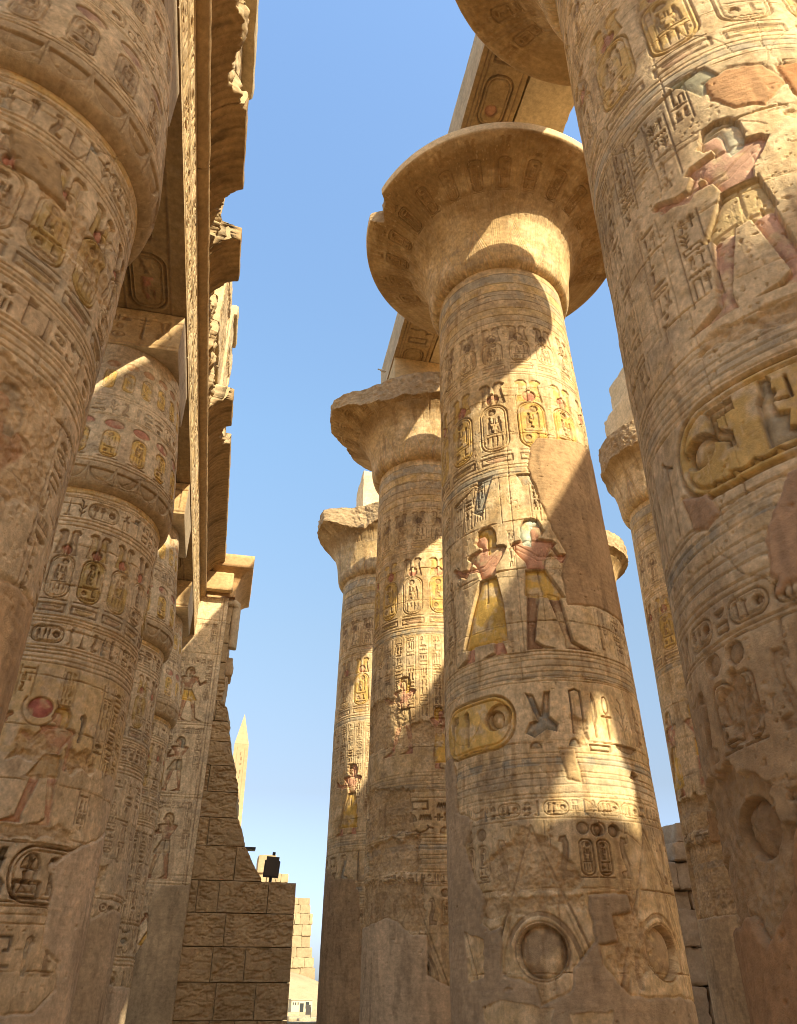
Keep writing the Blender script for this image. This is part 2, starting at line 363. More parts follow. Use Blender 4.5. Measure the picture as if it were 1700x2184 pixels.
        s.H[wn_] += (.006 * (tr_ - .5) + .008 * (g2 - .5) - .02 * sst(s.f(.09, 38, 2)[wn_], .82, .93)) * m
        s.C[wn_] = s.C[wn_] * (1 - m[..., None]) + c * m[..., None]
    def erode(s, pts, depth=.05, amp=.08, col=BROWN, a=.45, cell=.12):
        wn_, D = s.ragged(pts, amp, k=41)
        if wn_ is None: return
        m = sst(-D, 0, .05)
        n = s.f(cell, 42, 5)[wn_]; n2 = s.f(.05, 43, 3)[wn_]
        s.H[wn_] = s.H[wn_] * (1 - m * .75) - m * depth * (.2 + 1.3 * n) - m * .018 * (n2 - .5) * 2
        mm = (m * a)[..., None]; s.C[wn_] = s.C[wn_] * (1 - mm) + np.array(col, f32) * 1.3 * (.7 + .6 * n2)[..., None] * mm
    def joints(s, y0, dy, depth=.018, vper=2.6):
        y = y0; k = 0; depth *= 1.5
        while y < s.y0 + s.h:
            wt = s.win(s.x0, s.x0 + s.w, y, y + dy)
            if wt is not None:
                xs_ = s.x0 + s.r.random() * s.w; hf_ = (s.X[wt[1]][None, :] > xs_)
                s.C[wt] *= (np.where(hf_, s.r.uniform(.91, 1.07), s.r.uniform(.91, 1.07)).astype(f32))[..., None]
                s.H[wt] += np.where(hf_, s.r.uniform(-.007, .007), s.r.uniform(-.007, .007)).astype(f32)
            wn_ = s.win(s.x0, s.x0 + s.w, y - .08, y + .08)
            if wn_ is not None:
                X = s.X[wn_[1]][None, :]; Y = s.Y[wn_[0]][:, None]
                nz = (s.f(.25, 51, 3)[wn_] - .5)
                D = np.abs(Y - y - nz * .05) - .004 - .012 * np.clip(nz * 3, 0, 1)
                s.put(wn_, D, depth, BROWN, alpha=.8, wear=False)
            x = s.x0 + s.r.random() * vper
            while x < s.x0 + s.w:
                wv = s.win(x - .06, x + .06, y, y + dy)
                if wv is not None:
                    X = s.X[wv[1]][None, :]; Y = s.Y[wv[0]][:, None]
                    D = np.abs(X - x - (s.f(.2, 52, 3)[wv] - .5) * .03 + 0 * Y) - .005
                    s.put(wv, D, depth, BROWN, alpha=.4, wear=False)
                x += vper * (.8 + .4 * s.r.random())
            y += dy; k += 1
    def cracks(s, n, L=1.2, depth=.02, box=None):
        for _ in range(n):
            if box: x = box[0] + (box[1] - box[0]) * s.r.random(); y = box[2] + (box[3] - box[2]) * s.r.random()
            else: x = s.x0 + s.w * s.r.random(); y = s.y0 + s.h * s.r.random()
            a = (s.r.random() - .5) * 1.2 + (math.pi / 2 if s.r.random() < .3 else 0); pts = [(x, y)]
            for _q in range(int(L / .1)):
                a += (s.r.random() - .5) * .9; x += .1 * math.cos(a); y += .1 * math.sin(a); pts.append((x, y))
            xs = [p[0] for p in pts]; ys = [p[1] for p in pts]
            wn_ = s.win(min(xs), max(xs), min(ys), max(ys))
            if wn_ is None: continue
            X = s.X[wn_[1]][None, :]; Y = s.Y[wn_[0]][:, None]
            s.put(wn_, s.linesd(X, Y, pts, .005), depth, None, wear=False)
    def pits(s, dens=.5, depth=.02):
        n = s.f(.035, 61, 1); m = sst(s.f(.6, 62, 3), .55 - dens * .3, .8)
        s.H -= depth * sst(n, .80, .95) * m
        sc = s.f(.03, 63, 1, .4, 2.2)
        s.H -= .008 * sst(sc, .84, .95) * m
        q = (sst(sc, .80, .95) * .45 * np.clip(m + .3, 0, 1))[..., None]; s.C = s.C * (1 - q) + np.array(LIME, f32) * 1.12 * q

# ------------------------------------------------------------ material
def stone_mat(name, bump=.4, var=.24, rough=.92, scale=1.0, spec=.15):
    m = bpy.data.materials.new(name); m.use_nodes = True; nt = m.node_tree; nt.nodes.clear(); N = nt.nodes.new; L = nt.links.new
    o = N('ShaderNodeOutputMaterial'); b = N('ShaderNodeBsdfPrincipled'); L(b.outputs[0], o.inputs[0])
    b.inputs['Roughness'].default_value = rough; b.inputs['Specular IOR Level'].default_value = spec
    at = N('ShaderNodeAttribute'); at.attribute_name = 'stone_colour'
    ge = N('ShaderNodeNewGeometry')
    n1 = N('ShaderNodeTexNoise'); n1.inputs['Scale'].default_value = 9 * scale; n1.inputs['Detail'].default_value = 8; n1.inputs['Roughness'].default_value = .7
    n2 = N('ShaderNodeTexNoise'); n2.inputs['Scale'].default_value = 70 * scale; n2.inputs['Detail'].default_value = 5
    n3_ = N('ShaderNodeTexNoise'); n3_.inputs['Scale'].default_value = 1.3 * scale; n3_.inputs['Detail'].default_value = 4
    for n in (n1, n2, n3_): L(ge.outputs['Position'], n.inputs['Vector'])
    mr = N('ShaderNodeMapRange'); mr.inputs['From Min'].default_value = .3; mr.inputs['From Max'].default_value = .7; mr.inputs['To Min'].default_value = 1 - var; mr.inputs['To Max'].default_value = 1 + var
    L(n1.outputs['Fac'], mr.inputs['Value'])
    mr2 = N('ShaderNodeMapRange'); mr2.inputs['From Min'].default_value = .35; mr2.inputs['From Max'].default_value = .65; mr2.inputs['To Min'].default_value = .9; mr2.inputs['To Max'].default_value = 1.08
    L(n3_.outputs['Fac'], mr2.inputs['Value'])
    mu = N('ShaderNodeMath'); mu.operation = 'MULTIPLY'; L(mr.outputs[0], mu.inputs[0]); L(mr2.outputs[0], mu.inputs[1])
    vm = N('ShaderNodeVectorMath'); vm.operation = 'SCALE'; L(at.outputs['Color'], vm.inputs[0]); L(mu.outputs[0], vm.inputs['Scale'])
    L(vm.outputs[0], b.inputs['Base Color'])
    ad = N('ShaderNodeMath'); ad.operation = 'ADD'; L(n1.outputs['Fac'], ad.inputs[0]); L(n2.outputs['Fac'], ad.inputs[1])
    bp = N('ShaderNodeBump'); bp.inputs['Strength'].default_value = bump; bp.inputs['Distance'].default_value = .02
    L(ad.outputs[0], bp.inputs['Height']); L(bp.outputs[0], b.inputs['Normal'])
    return m
def plain_mat(name, col, rough=.6, metal=0., noise=.1):
    m = bpy.data.materials.new(name); m.use_nodes = True; nt = m.node_tree; b = nt.nodes['Principled BSDF']
    n = nt.nodes.new('ShaderNodeTexNoise'); n.inputs['Scale'].default_value = 14; n.inputs['Detail'].default_value = 5
    r = nt.nodes.new('ShaderNodeMixRGB'); r.inputs[1].default_value = tuple(c * (1 - noise) for c in col) + (1,); r.inputs[2].default_value = tuple(min(1, c * (1 + noise)) for c in col) + (1,)
    nt.links.new(n.outputs['Fac'], r.inputs[0]); nt.links.new(r.outputs[0], b.inputs['Base Color'])
    b.inputs['Roughness'].default_value = rough; b.inputs['Metallic'].default_value = metal
    return m
M_STONE = stone_mat('carved_sandstone'); M_ROUGH = stone_mat('rough_sandstone', .45, .2)
M_FAR = stone_mat('sunlit_far_sandstone', .3, .12, scale=.35)

# ------------------------------------------------------------ mesh helpers
def mesh_obj(name, V, Q, C, mat, parent=None, smooth=True):
    V = np.asarray(V, f32).reshape(-1, 3); Q = np.asarray(Q, np.int32).reshape(-1, 4)
    me = bpy.data.meshes.new(name)
    me.vertices.add(len(V)); me.vertices.foreach_set('co', V.ravel())
    me.loops.add(Q.size); me.loops.foreach_set('vertex_index', Q.ravel())
    me.polygons.add(len(Q)); me.polygons.foreach_set('loop_start', np.arange(0, Q.size, 4, dtype=np.int32))
    if smooth: me.polygons.foreach_set('use_smooth', np.ones(len(Q), bool))
    if C is not None:
        a = me.color_attributes.new('stone_colour', 'FLOAT_COLOR', 'POINT')
        C4 = np.ones((len(V), 4), f32); C4[:, :3] = C; a.data.foreach_set('color', C4.ravel())
    me.update(calc_edges=True); me.materials.append(mat)
    o = bpy.data.objects.new(name, me); COL.objects.link(o)
    if parent: o.parent = parent
    return o
def empty(name, loc):
    o = bpy.data.objects.new(name, None); o.location = loc; COL.objects.link(o); return o
def tag(o, label, cat, group=None, kind=None):
    if label: o['label'] = label
    if cat: o['category'] = cat
    if group: o['group'] = group
    o['kind'] = kind or 'thing'
    return o
def gridq(ny, nx, wrap=False, off=0):
    j, i = np.meshgrid(np.arange(ny - 1), np.arange(nx if wrap else nx - 1), indexing='ij')
    i2 = (i + 1) % nx
    return np.stack([j * nx + i, j * nx + i2, (j + 1) * nx + i2, (j + 1) * nx + i], -1).reshape(-1, 4) + off
def merge(parts):
    V = []; Q = []; C = []; n = 0
    for v, q, c in parts:
        V.append(v); Q.append(q + n); C.append(c); n += len(v)
    return np.concatenate(V), np.concatenate(Q), np.concatenate(C)

def revolve(name, cv, prof, X, Y, Rc, half, parent, back=40, mod=None, mat=None, top=None):
    """cv: canvas whose x is arc (radius Rc) around the camera-facing line, y runs along the profile (z for shafts)"""
    phi = math.atan2(-Y, -X)
    th = cv.X / Rc; ny, nx = cv.ny, cv.nx
    if top == 'z':
        z = cv.Y.astype(float); r = np.interp(z, [p[0] for p in prof], [p[1] for p in prof])
    else:
        P = np.array(prof, float); L = np.concatenate([[0], np.cumsum(np.hypot(*np.diff(P, axis=0).T))])
        t = np.linspace(0, L[-1], ny)
        z = np.interp(t, L, P[:, 0]); r = np.interp(t, L, P[:, 1])
        k = 7; ker = np.ones(k) / k
        for _ in range(2):
            z[3:-3] = np.convolve(z, ker, 'valid'); r[3:-3] = np.convolve(r, ker, 'valid')
    dz = np.gradient(z); dr = np.gradient(r); ln = np.hypot(dz, dr) + 1e-9; nr = dz / ln; nz = -dr / ln
    fade = np.minimum(1, np.minimum(cv.X - cv.x0, cv.x0 + cv.w - cv.X) / .1)[None, :]
    H = cv.H * fade
    bt = np.linspace(th[-1], th[0] + 2 * math.pi, back + 2)[1:-1]
    TH = np.concatenate([th, bt])
    Hb = np.tile(cv.H[:, :1] * 0, (1, back)); Cb = np.repeat(cv.C[:, -1:], back, 1) * .6 + np.array(SAND, f32) * .4
    H = np.concatenate([H, Hb], 1); C = np.concatenate([cv.C, Cb], 1)
    R = r[:, None] + H * nr[:, None]; Z = z[:, None] + H * nz[:, None] + 0 * TH[None, :]
    A = TH[None, :] + 0 * R
    if mod: R, Z, C = mod(A, R, Z, C)
    V = np.stack([X + R * np.cos(A + phi), Y + R * np.sin(A + phi), Z], -1).reshape(-1, 3)
    V -= np.array([X, Y, 0])
    n = len(TH)
    return mesh_obj(name, V, gridq(ny, n, True), C.reshape(-1, 3), mat or M_STONE, parent)

def block(lo, hi, res=.08, col=SAND, seed=0, rad=.03, rough=.008, chip=.05, cvs=None, taper=None, tone=1., cell=.5, colvar=.12):
    """rounded, chipped stone block; cvs: {'-x': canvas ...} carved faces (canvas size must match the face)"""
    lo = np.array(lo, float); hi = np.array(hi, float); c = (lo + hi) / 2; hf = (hi - lo) / 2
    out = []
    for ax in range(3):
        a, b = [(1, 2), (0, 2), (0, 1)][ax]
        for sg in (-1, 1):
            key = ('-' if sg < 0 else '+') + 'xyz'[ax]; cv = (cvs or {}).get(key)
            if cv is not None: u = np.linspace(-hf[a], hf[a], cv.nx); v = np.linspace(-hf[b], hf[b], cv.ny)
            else:
                u = np.linspace(-hf[a], hf[a], max(3, int(2 * hf[a] / res) + 1)); v = np.linspace(-hf[b], hf[b], max(3, int(2 * hf[b] / res) + 1))
            U, W = np.meshgrid(u, v)
            P = np.zeros(U.shape + (3,)); P[..., a] = U; P[..., b] = W; P[..., ax] = sg * hf[ax]
            P = P.reshape(-1, 3); G = P + c
            rr = rad + chip * np.clip(fb3(G, .35, seed + 5), 0, 1) ** 1.3
            rr = np.minimum(rr, hf.min() * .9)[:, None]
            q = np.maximum(np.abs(P) - (hf - rr), 0); ql = np.linalg.norm(q, axis=1, keepdims=True) + 1e-9
            core = np.sign(P) * np.minimum(np.abs(P), hf - rr)
            N = np.sign(P) * q / ql
            P2 = core + N * rr
            d = rough * fb3(G, cell, seed + 9, 4)
            CC = np.ones((len(P), 3)) * np.array(col) * tone * (1 + colvar * fb3(G, .4, seed + 2)[:, None] + .1 * fb3(G, .07, seed + 3)[:, None])
            if cv is not None:
                e = np.minimum(hf[a] - np.abs(U), hf[b] - np.abs(W)).reshape(-1); fd = np.clip(e / .06, 0, 1)
                Hc = cv.H if sg > 0 or True else cv.H
                d = d + Hc.reshape(-1) * fd; CC = cv.C.reshape(-1, 3) * tone
            P2 = P2 + N * d[:, None]
            out.append((P2 + c, gridq(*U.shape), CC))
    V, Q, C = merge(out)
    if taper: V = taper(V)
    return V, Q, C
def block_obj(name, lo, hi, parent=None, mat=None, org=None, **k):
    V, Q, C = block(lo, hi, **k)
    o = np.array(org if org is not None else ((lo[0] + hi[0]) / 2, (lo[1] + hi[1]) / 2, lo[2]), float)
    ob = mesh_obj(name, V - o, Q, C, mat or M_STONE, parent)
    if parent is None: ob.location = o
    return ob

# ------------------------------------------------------------ great columns
GX, GY, GS = 5.37, 12.85, 7.98; R2X_ = 14.3
GSH = [(-.1, 1.80), (0, 1.80), (1.5, 1.785), (3.3, 1.77), (6, 1.725), (9.5, 1.67), (13, 1.60), (16.45, 1.53)]
BELL = [(16.32, 1.50), (16.34, 1.60), (16.42, 1.70), (16.62, 1.77), (16.9, 1.79), (17.3, 1.83), (17.7, 1.92), (18.0, 2.06), (18.27, 2.30), (18.47, 2.60), (18.65, 2.95), (18.78, 3.25), (18.88, 3.42), (18.91, 3.44), (19.16, 3.45), (19.19, 3.42), (19.2, 3.2), (19.21, 1.2)]
def great_canvas(seed, res, W, hot=True, vivid=1.0, shift=0.):
    c = Canvas(W, 16.42, res, seed, -W / 2, 0, lime=.56)
    X0, X1 = -W / 2, W / 2; r = c.r
    # painted bands under the capital
    zs = [16.4, 16.1, 15.78, 15.5, 15.2, 14.95, 14.7, 14.5]
    for k, z in enumerate(zs):
        c.band(z, .015, .018)
        if k < 7: c.tint(zs[k + 1], z, [SAND, BLUE, OCHRE, GREY, BROWN, OCHRE, GREY][k], [.3, .55, .4, .6, .35, .3, .3][k])
    c.frieze(13.0, 14.35, .62, .022, phase=(.1 + shift) % .6, col=None, dcol=None, ycol=None)
    c.band(12.93, .02, .02); c.band(12.86, .015, .02)
    c.frieze(10.55, 12.72, .80, .032, phase=(X0 * -1 - .75 + shift) % .8, plh=.30, base=.12, step=seed % 3)
    c.band(10.5, .02, .025); c.band(10.42, .02, .02); c.band(10.3, .015, .02); c.tint(10.3, 10.42, BLUE, .6)
    return c
def great_lower(c, apex=None):
    ap = c.x0 + .575 if apex is None else apex
    while ap > c.x0: ap -= 1.75
    for z in (6.50, 6.42, 6.31, 6.22, 6.14, 6.06): c.band(z, .014, .016)
    c.tint(6.14, 6.22, GREY, .6); c.tint(6.31, 6.42, GREY, .3)
    for z in (4.90, 4.82, 4.74, 4.6, 4.52, 4.42, 4.3): c.band(z, .014, .016)
    c.tint(4.74, 4.82, BLUE, .6); c.tint(4.42, 4.52, GREY, .4)
    c.inscription(c.x0, c.x0 + c.w, 3.97, 4.21, .03, p_cart=.2)
    # cobras and small cartouches between the triangular leaves
    x = ap
    while x < c.x0 + c.w:
        for k in range(2):
            c.vcart(x + .62 + .25 * k, 3.16, .21, .50, .025, None)
            c.glyph([('e', .5, .5, .45, .45)], x + .61 + .25 * k, 3.70, .2, .2, .035)
        c.glyph(T['cobra'], x + .30, 3.14, .26, .56, .025); c.glyph(T['cobra'], x + 1.16, 3.14, .26, .56, .025, None, True)
        c.textcol(x + .12, 3.62, 3.92, .2, .018, False); c.textcol(x + 1.3, 3.62, 3.92, .2, .018, False)
        x += 1.75
    x = ap - .875
    while x < c.x0 + c.w:
        for o_, d_ in ((0, .02), (.10, .012)):
            c.glyph([('s', .022, [(0, 0), (.5, 1), (1, 0)])], x + o_, 1.6, 1.75 - 2 * o_, 2.25 - 1.6 * o_, d_)
        c.glyph([('e', .5, .5, .48, .48)], x + .53, 1.89, .70, .70, .085, wear=False); c.glyph([('s', .04, arc(.5, .5, .46, .46, 0, 360, 26))], x + .49, 1.85, .78, .78, .02)
        c.glyph([('s', .07, arc(.5, .2, .45, .75, -10, 190))], x + .3, 1.75, 1.15, 1.0, .02)
        x += 1.75
def neb_bowl(c, x0, x1, y0, y1, pitch, depth=.02):
    x = x0
    while x < x1:
        c.glyph(S_['basket'], x + .05 * pitch, y0, pitch * .9, y1 - y0, depth, BROWN, alpha=.4); c.vband(x, y0, y1, .012, depth * .6); x += pitch
def bell_canvas(seed, res, Rc, W, strong=True):
    P = np.array(BELL[:-1]); L = float(np.sum(np.hypot(*np.diff(P, axis=0).T)))
    Lt = float(np.sum(np.hypot(*np.diff(np.array(BELL), axis=0).T)))
    c = Canvas(W, Lt, res, seed, -W / 2, 0, lime=.42)
    # fan of triangular leaves rising from the foot, stalks between
    x = -W / 2; pitch = Rc * 2 * math.pi / 12; k = 0
    while x < W / 2:
        for o_ in (0, .07, .14, .21):
            c.glyph([('s', .02, [(0, 0), (.5, 1), (1, 0)])], x + o_, .05, pitch - 2 * o_, 1.35 - o_ * 1.6, .009, [OCHRE, BLUE, PINK, GREY][int(o_ * 14.3 + .5)], alpha=.7)
        c.glyph([('p', [(.1, 0), (.5, 1), (.9, 0)])], x + .2, .05, pitch - .4, .8, .0, [OCHRE, BLUE, PINK][k % 3], alpha=.35)
        for q in range(5): c.glyph([('s', .6, [(.5, 0), (.5, 1)])], x + pitch * (.9 + .05 * q), .5, .012, 1.6, .007)
        # cartouche under the rim on the leaf axis and between
        for q in (0.25, .75):
            cx = x + pitch * q
            c.vcart(cx - pitch * .12, 2.22, pitch * .24, .72, .022, (.40, .255, .12))
            c.plumes(cx - pitch * .09, 3.0, pitch * .18, .40, .016, (.36, .215, .10), None)
            for e in (-.16, -.14, .14, .16): c.glyph([('s', .6, [(.5, 0), (.5, 1)])], cx + pitch * e - .006, 1.5, .012, 1.7, .010)
        x += pitch; k += 1
    for z in (.33, .36): pass
    for q in range(int(W / .055)):
        xx = -W / 2 + q * .055; ph = (xx + W / 2) % (pitch / 2)
        if ph < pitch * .09 or ph > pitch * .41: c.glyph([('s', .9, [(.5, 0), (.5, 1)])], xx, 1.5 + .12 * (q % 3), .018, 1.75, .011, [(.30, .19, .09), OCHRE, (.42, .30, .18), (.36, .33, .25)][q % 4], alpha=.6)
    for q in range(int(W / .13)):
        c.glyph([('s', .5, [(.5, 0), (.5, 1)])], -W / 2 + q * .13, .05, .012, .5 + .15 * (q % 2), .010, [BLUE, OCHRE, None, PINK][q % 4], alpha=.5)
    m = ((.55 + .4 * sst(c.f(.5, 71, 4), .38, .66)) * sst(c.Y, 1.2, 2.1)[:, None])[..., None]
    c.C = c.C * (1 - m) + np.array((.31, .195, .085), f32) * m  # shade of the bell underside put into its brown colour
    # rim face is pale bare stone
    m = sst(c.Y, L - .54, L - .48)[:, None, None]; c.C = c.C * (1 - m) + np.array(LIME, f32) * 1.0 * m * (.9 + .2 * c.f(.1, 72))[..., None]
    c.pits(.5, .012); c.cracks(6)
    return c
def rim_break(fn, seed, amp=.09):
    """fn(angle from the camera-facing line) -> broken rim radius"""
    def mod(A, R, Z, C):
        a = (A + math.pi) % (2 * math.pi) - math.pi
        P = np.stack([np.cos(a) * 3, np.sin(a) * 3, Z], -1).reshape(-1, 3)
        n = fb3(P, .7, seed, 4).reshape(R.shape); n2 = fb3(P, .16, seed + 7, 3).reshape(R.shape)
        lim = fn(a) + n * amp + n2 * .06
        cut = R > lim
        Rn = np.where(cut, lim, R)
        m = np.clip((R - lim) / .05, 0, 1)[..., None]
        C = C * (1 - m) + np.array((0.400, 0.285, 0.160), f32) * (1 + .25 * n2[..., None]) * m
        return Rn, Z, C
    return mod
def lerpang(a, tab):
    return np.interp(a, [t[0] for t in tab], [t[1] for t in tab])

def great_column(X, Y, seed, cv, res_bell, label, brk=None, amp=.09, abz=(19.1, 20.75), abacus=True, half=1.9, shaftmod=None):
    root = empty('great_column', (X, Y, 0)); tag(root, label, 'column', 'great papyrus columns of the nave')
    revolve('shaft', cv, GSH, X, Y, 1.65, half, root, top='z', mod=shaftmod)
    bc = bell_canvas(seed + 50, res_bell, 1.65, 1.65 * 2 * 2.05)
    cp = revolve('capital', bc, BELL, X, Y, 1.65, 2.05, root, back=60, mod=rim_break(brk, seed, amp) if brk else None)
    if abacus:
        V, Q, C = block((X - 1.34, Y - 1.34, abz[0]), (X + 1.34, Y + 1.34, abz[1]), res=.08, col=SAND, seed=seed, rad=.02, chip=.08, tone=1.05)
        V -= np.array([X, Y, 0]); mesh_obj('abacus', V, Q, C, M_STONE, root)
    return root

# ---- second great column of the row: the hero
def hero_column():
    c = great_canvas(2, .0108, 6.3)
    # scene 6.55-10.2 : text and two kings
    for x in (-2.6, -2.25, -1.9): c.textcol(x, 6.7, 10.2, .3, .03)
    c.textcol(-1.45, 9.2, 10.1, .26, .035); c.textcol(-1.15, 9.3, 9.95, .24, .035); c.textcol(-.88, 9.35, 10.25, .22, .03); 
    c.glyph([('p', [(0, .2), (.55, .5), (1, 1), (.85, .9), (.5, .35), (.1, 0)])], -1.5, 9.95, .9, .35, .035, GREY)
    c.glyph([('p', [(.1, 1), (.7, 1), (1, .2), (.6, 0)])], -.95, 9.45, .55, .85, .03, BLUE, True)
    c.glyph([('p', [(0, 1), (1, 1), (.9, .6), (.95, .1), (.7, 0), (.5, .5), (.2, .4)])], .0, 9.75, .5, .5, .03, GREY)
    c.textcol(.22, 9.15, 10.0, .22, .035); c.textcol(.46, 9.15, 9.6, .2, .03)
    c.vband(-.15, 6.55, 10.3, .018, .02)
    for x in (1.6, 2.0, 2.4, 2.8): c.textcol(x, 6.7, 10.2, .3, .03)
    c.textcol(-1.62, 7.0, 7.8, .2, .025); c.textcol(-.28, 8.2, 9.0, .14, .02, False)
    c.figure(-.72, 6.6, 2.62, -1, 'long', YEL, PINK, YEL, .042)
    c.glyph(T['sedge'], -1.5, 8.05, .3, .55, .03, GREY); c.glyph(T['sedge'], -1.75, 7.9, .28, .5, .03)
    c.figure(.20, 6.62, 2.62, 1, 'short', YEL, PINK, (0.512, 0.537, 0.415), .042, lcol=(0.343, 0.210, 0.115))
    c.textcol(1.15, 6.7, 7.45, .26, .03); c.textcol(1.55, 6.65, 7.4, .26, .03); c.textcol(2.0, 6.7, 7.4, .26, .03)
    c.band(6.57, .02, .03)
    great_lower(c, -.29)
    # tall inscription with the yellow cartouche
    c.hcart(-1.95, 5.02, 1.58, .92, .055, YEL)
    c.glyph([('e', .5, .5, .46, .46)], -.86, 5.33, .45, .45, .06, BROWN, alpha=.5)
    c.glyph(T['bee'], -.30, 5.1, .62, .82, .07, BLUE); c.glyph(T['stool'], .42, 5.2, .28, .72, .05, BLUE)
    c.glyph(T['reed'], .72, 5.15, .22, .75, .05, GREY); c.glyph(T['ankh'], .93, 5.15, .26, .72, .045)
    c.glyph(S_['loaf'], -.22, 4.96, .22, .14, .05, GREY); c.glyph(S_['loaf'], .36, 4.98, .22, .16, .05, BLUE)
    c.glyph(S_['pool'], .68, 4.93, .38, .12, .035, GREY)
    c.glyph(T['sedge'], 1.25, 5.2, .3, .65, .03); c.glyph(T['god'], 1.6, 5.15, .4, .7, .03); c.glyph(S_['basket'], 1.15, 4.95, .5, .18, .035)
    c.inscription(2.05, 3.1, 5.0, 5.85, .03); c.inscription(-3.1, -2.0, 5.0, 5.85, .03)
    c.joints(.95, 1.03, .016); c.cracks(14, 1.3); c.pits(.55)
    # wear and repairs
    c.erode([(-1.05, 3.45), (-.31, 3.85), (.45, 3.1), (.2, 2.9), (-.9, 2.95)], .05)
    c.erode([(-1.95, 4.9), (-1.65, 5.1), (-1.6, 4.3), (-1.9, 4.0)], .05)
    c.erode([(.4, 2.95), (1.0, 2.95), (1.3, 2.3), (.9, 1.7), (.5, 2.2)], .04)
    c.erode([(-1.15, 2.95), (.35, 2.95), (.3, 2.75), (-1.1, 2.65)], .04)
    c.erode([(.45, 5.5), (.75, 5.45), (.7, 4.95), (.45, 4.95)], .05)
    c.glyph([('e', .5, .5, .46, .46)], .52, 3.68, .2, .2, .07); c.glyph([('e', .5, .5, .46, .46)], .78, 3.68, .2, .2, .07)
    c.glyph([('p', [(0, .3), (.3, 1), (1, .7), (.8, 0)])], 1.35, 4.55, .22, .16, .08)
    P = [(.50, 11.15), (1.0, 11.22), (1.5, 11.35), (2.1, 11.45), (3.2, 11.0), (3.2, 7.5), (1.25, 7.5), (.66, 7.45), (.62, 8.01), (.78, 8.51), (.60, 8.88), (.5, 9.18), (.24, 10.37), (.34, 10.9)]
    c.plaster(P, (0.409, 0.266, 0.137), .025)
    c.plaster([(.22, 4.95), (.45, 4.95), (.5, 4.45), (.3, 4.5)], (0.495, 0.343, 0.177), .02)
    low = [(-3.2, 5.2), (-1.78, 5.17), (-1.66, 4.36), (-1.68, 4.24), (-1.2, 4.05), (-1.45, 3.69), (-1.25, 3.18), (-1.07, 2.98), (-1.16, 2.61), (-1.01, 2.52), (-.83, 2.55), (-.85, 1.97), (-.41, 1.86), (-.35, 1.62), (.03, 1.78), (.1, 2.05), (.39, 2.35), (.38, 2.92), (.95, 2.94), (.98, 2.72), (.68, 2.67), (.70, 2.36), (.45, 2.31), (.46, 2.07), (.77, 1.72), (1.71, 1.71), (3.2, 1.6), (3.2, -.1), (-3.2, -.1)]
    c.H *= 1.0; keep = c.H.copy(), c.C.copy()
    c.plaster(low, (.46, .335, .20), .028)
    for pts in ([(-1.53, 2.55), (-1.12, 2.42), (-1.15, 1.95), (-1.48, 1.88)], [(-1.2, 1.6), (-.9, 1.68), (-.2, 1.58), (-.25, 1.3), (-1.15, 1.32)], [(0.0, 1.52), (.5, 1.55), (.45, 1.3), (.05, 1.3)]):
        wn_, D = c.ragged(pts, .04, k=77); m = sst(-D, -.004, .012)
        c.H[wn_] = c.H[wn_] * (1 - m) + (keep[0][wn_] - .012) * m; c.C[wn_] = c.C[wn_] * (1 - m[..., None]) + keep[1][wn_] * m[..., None]
    return c
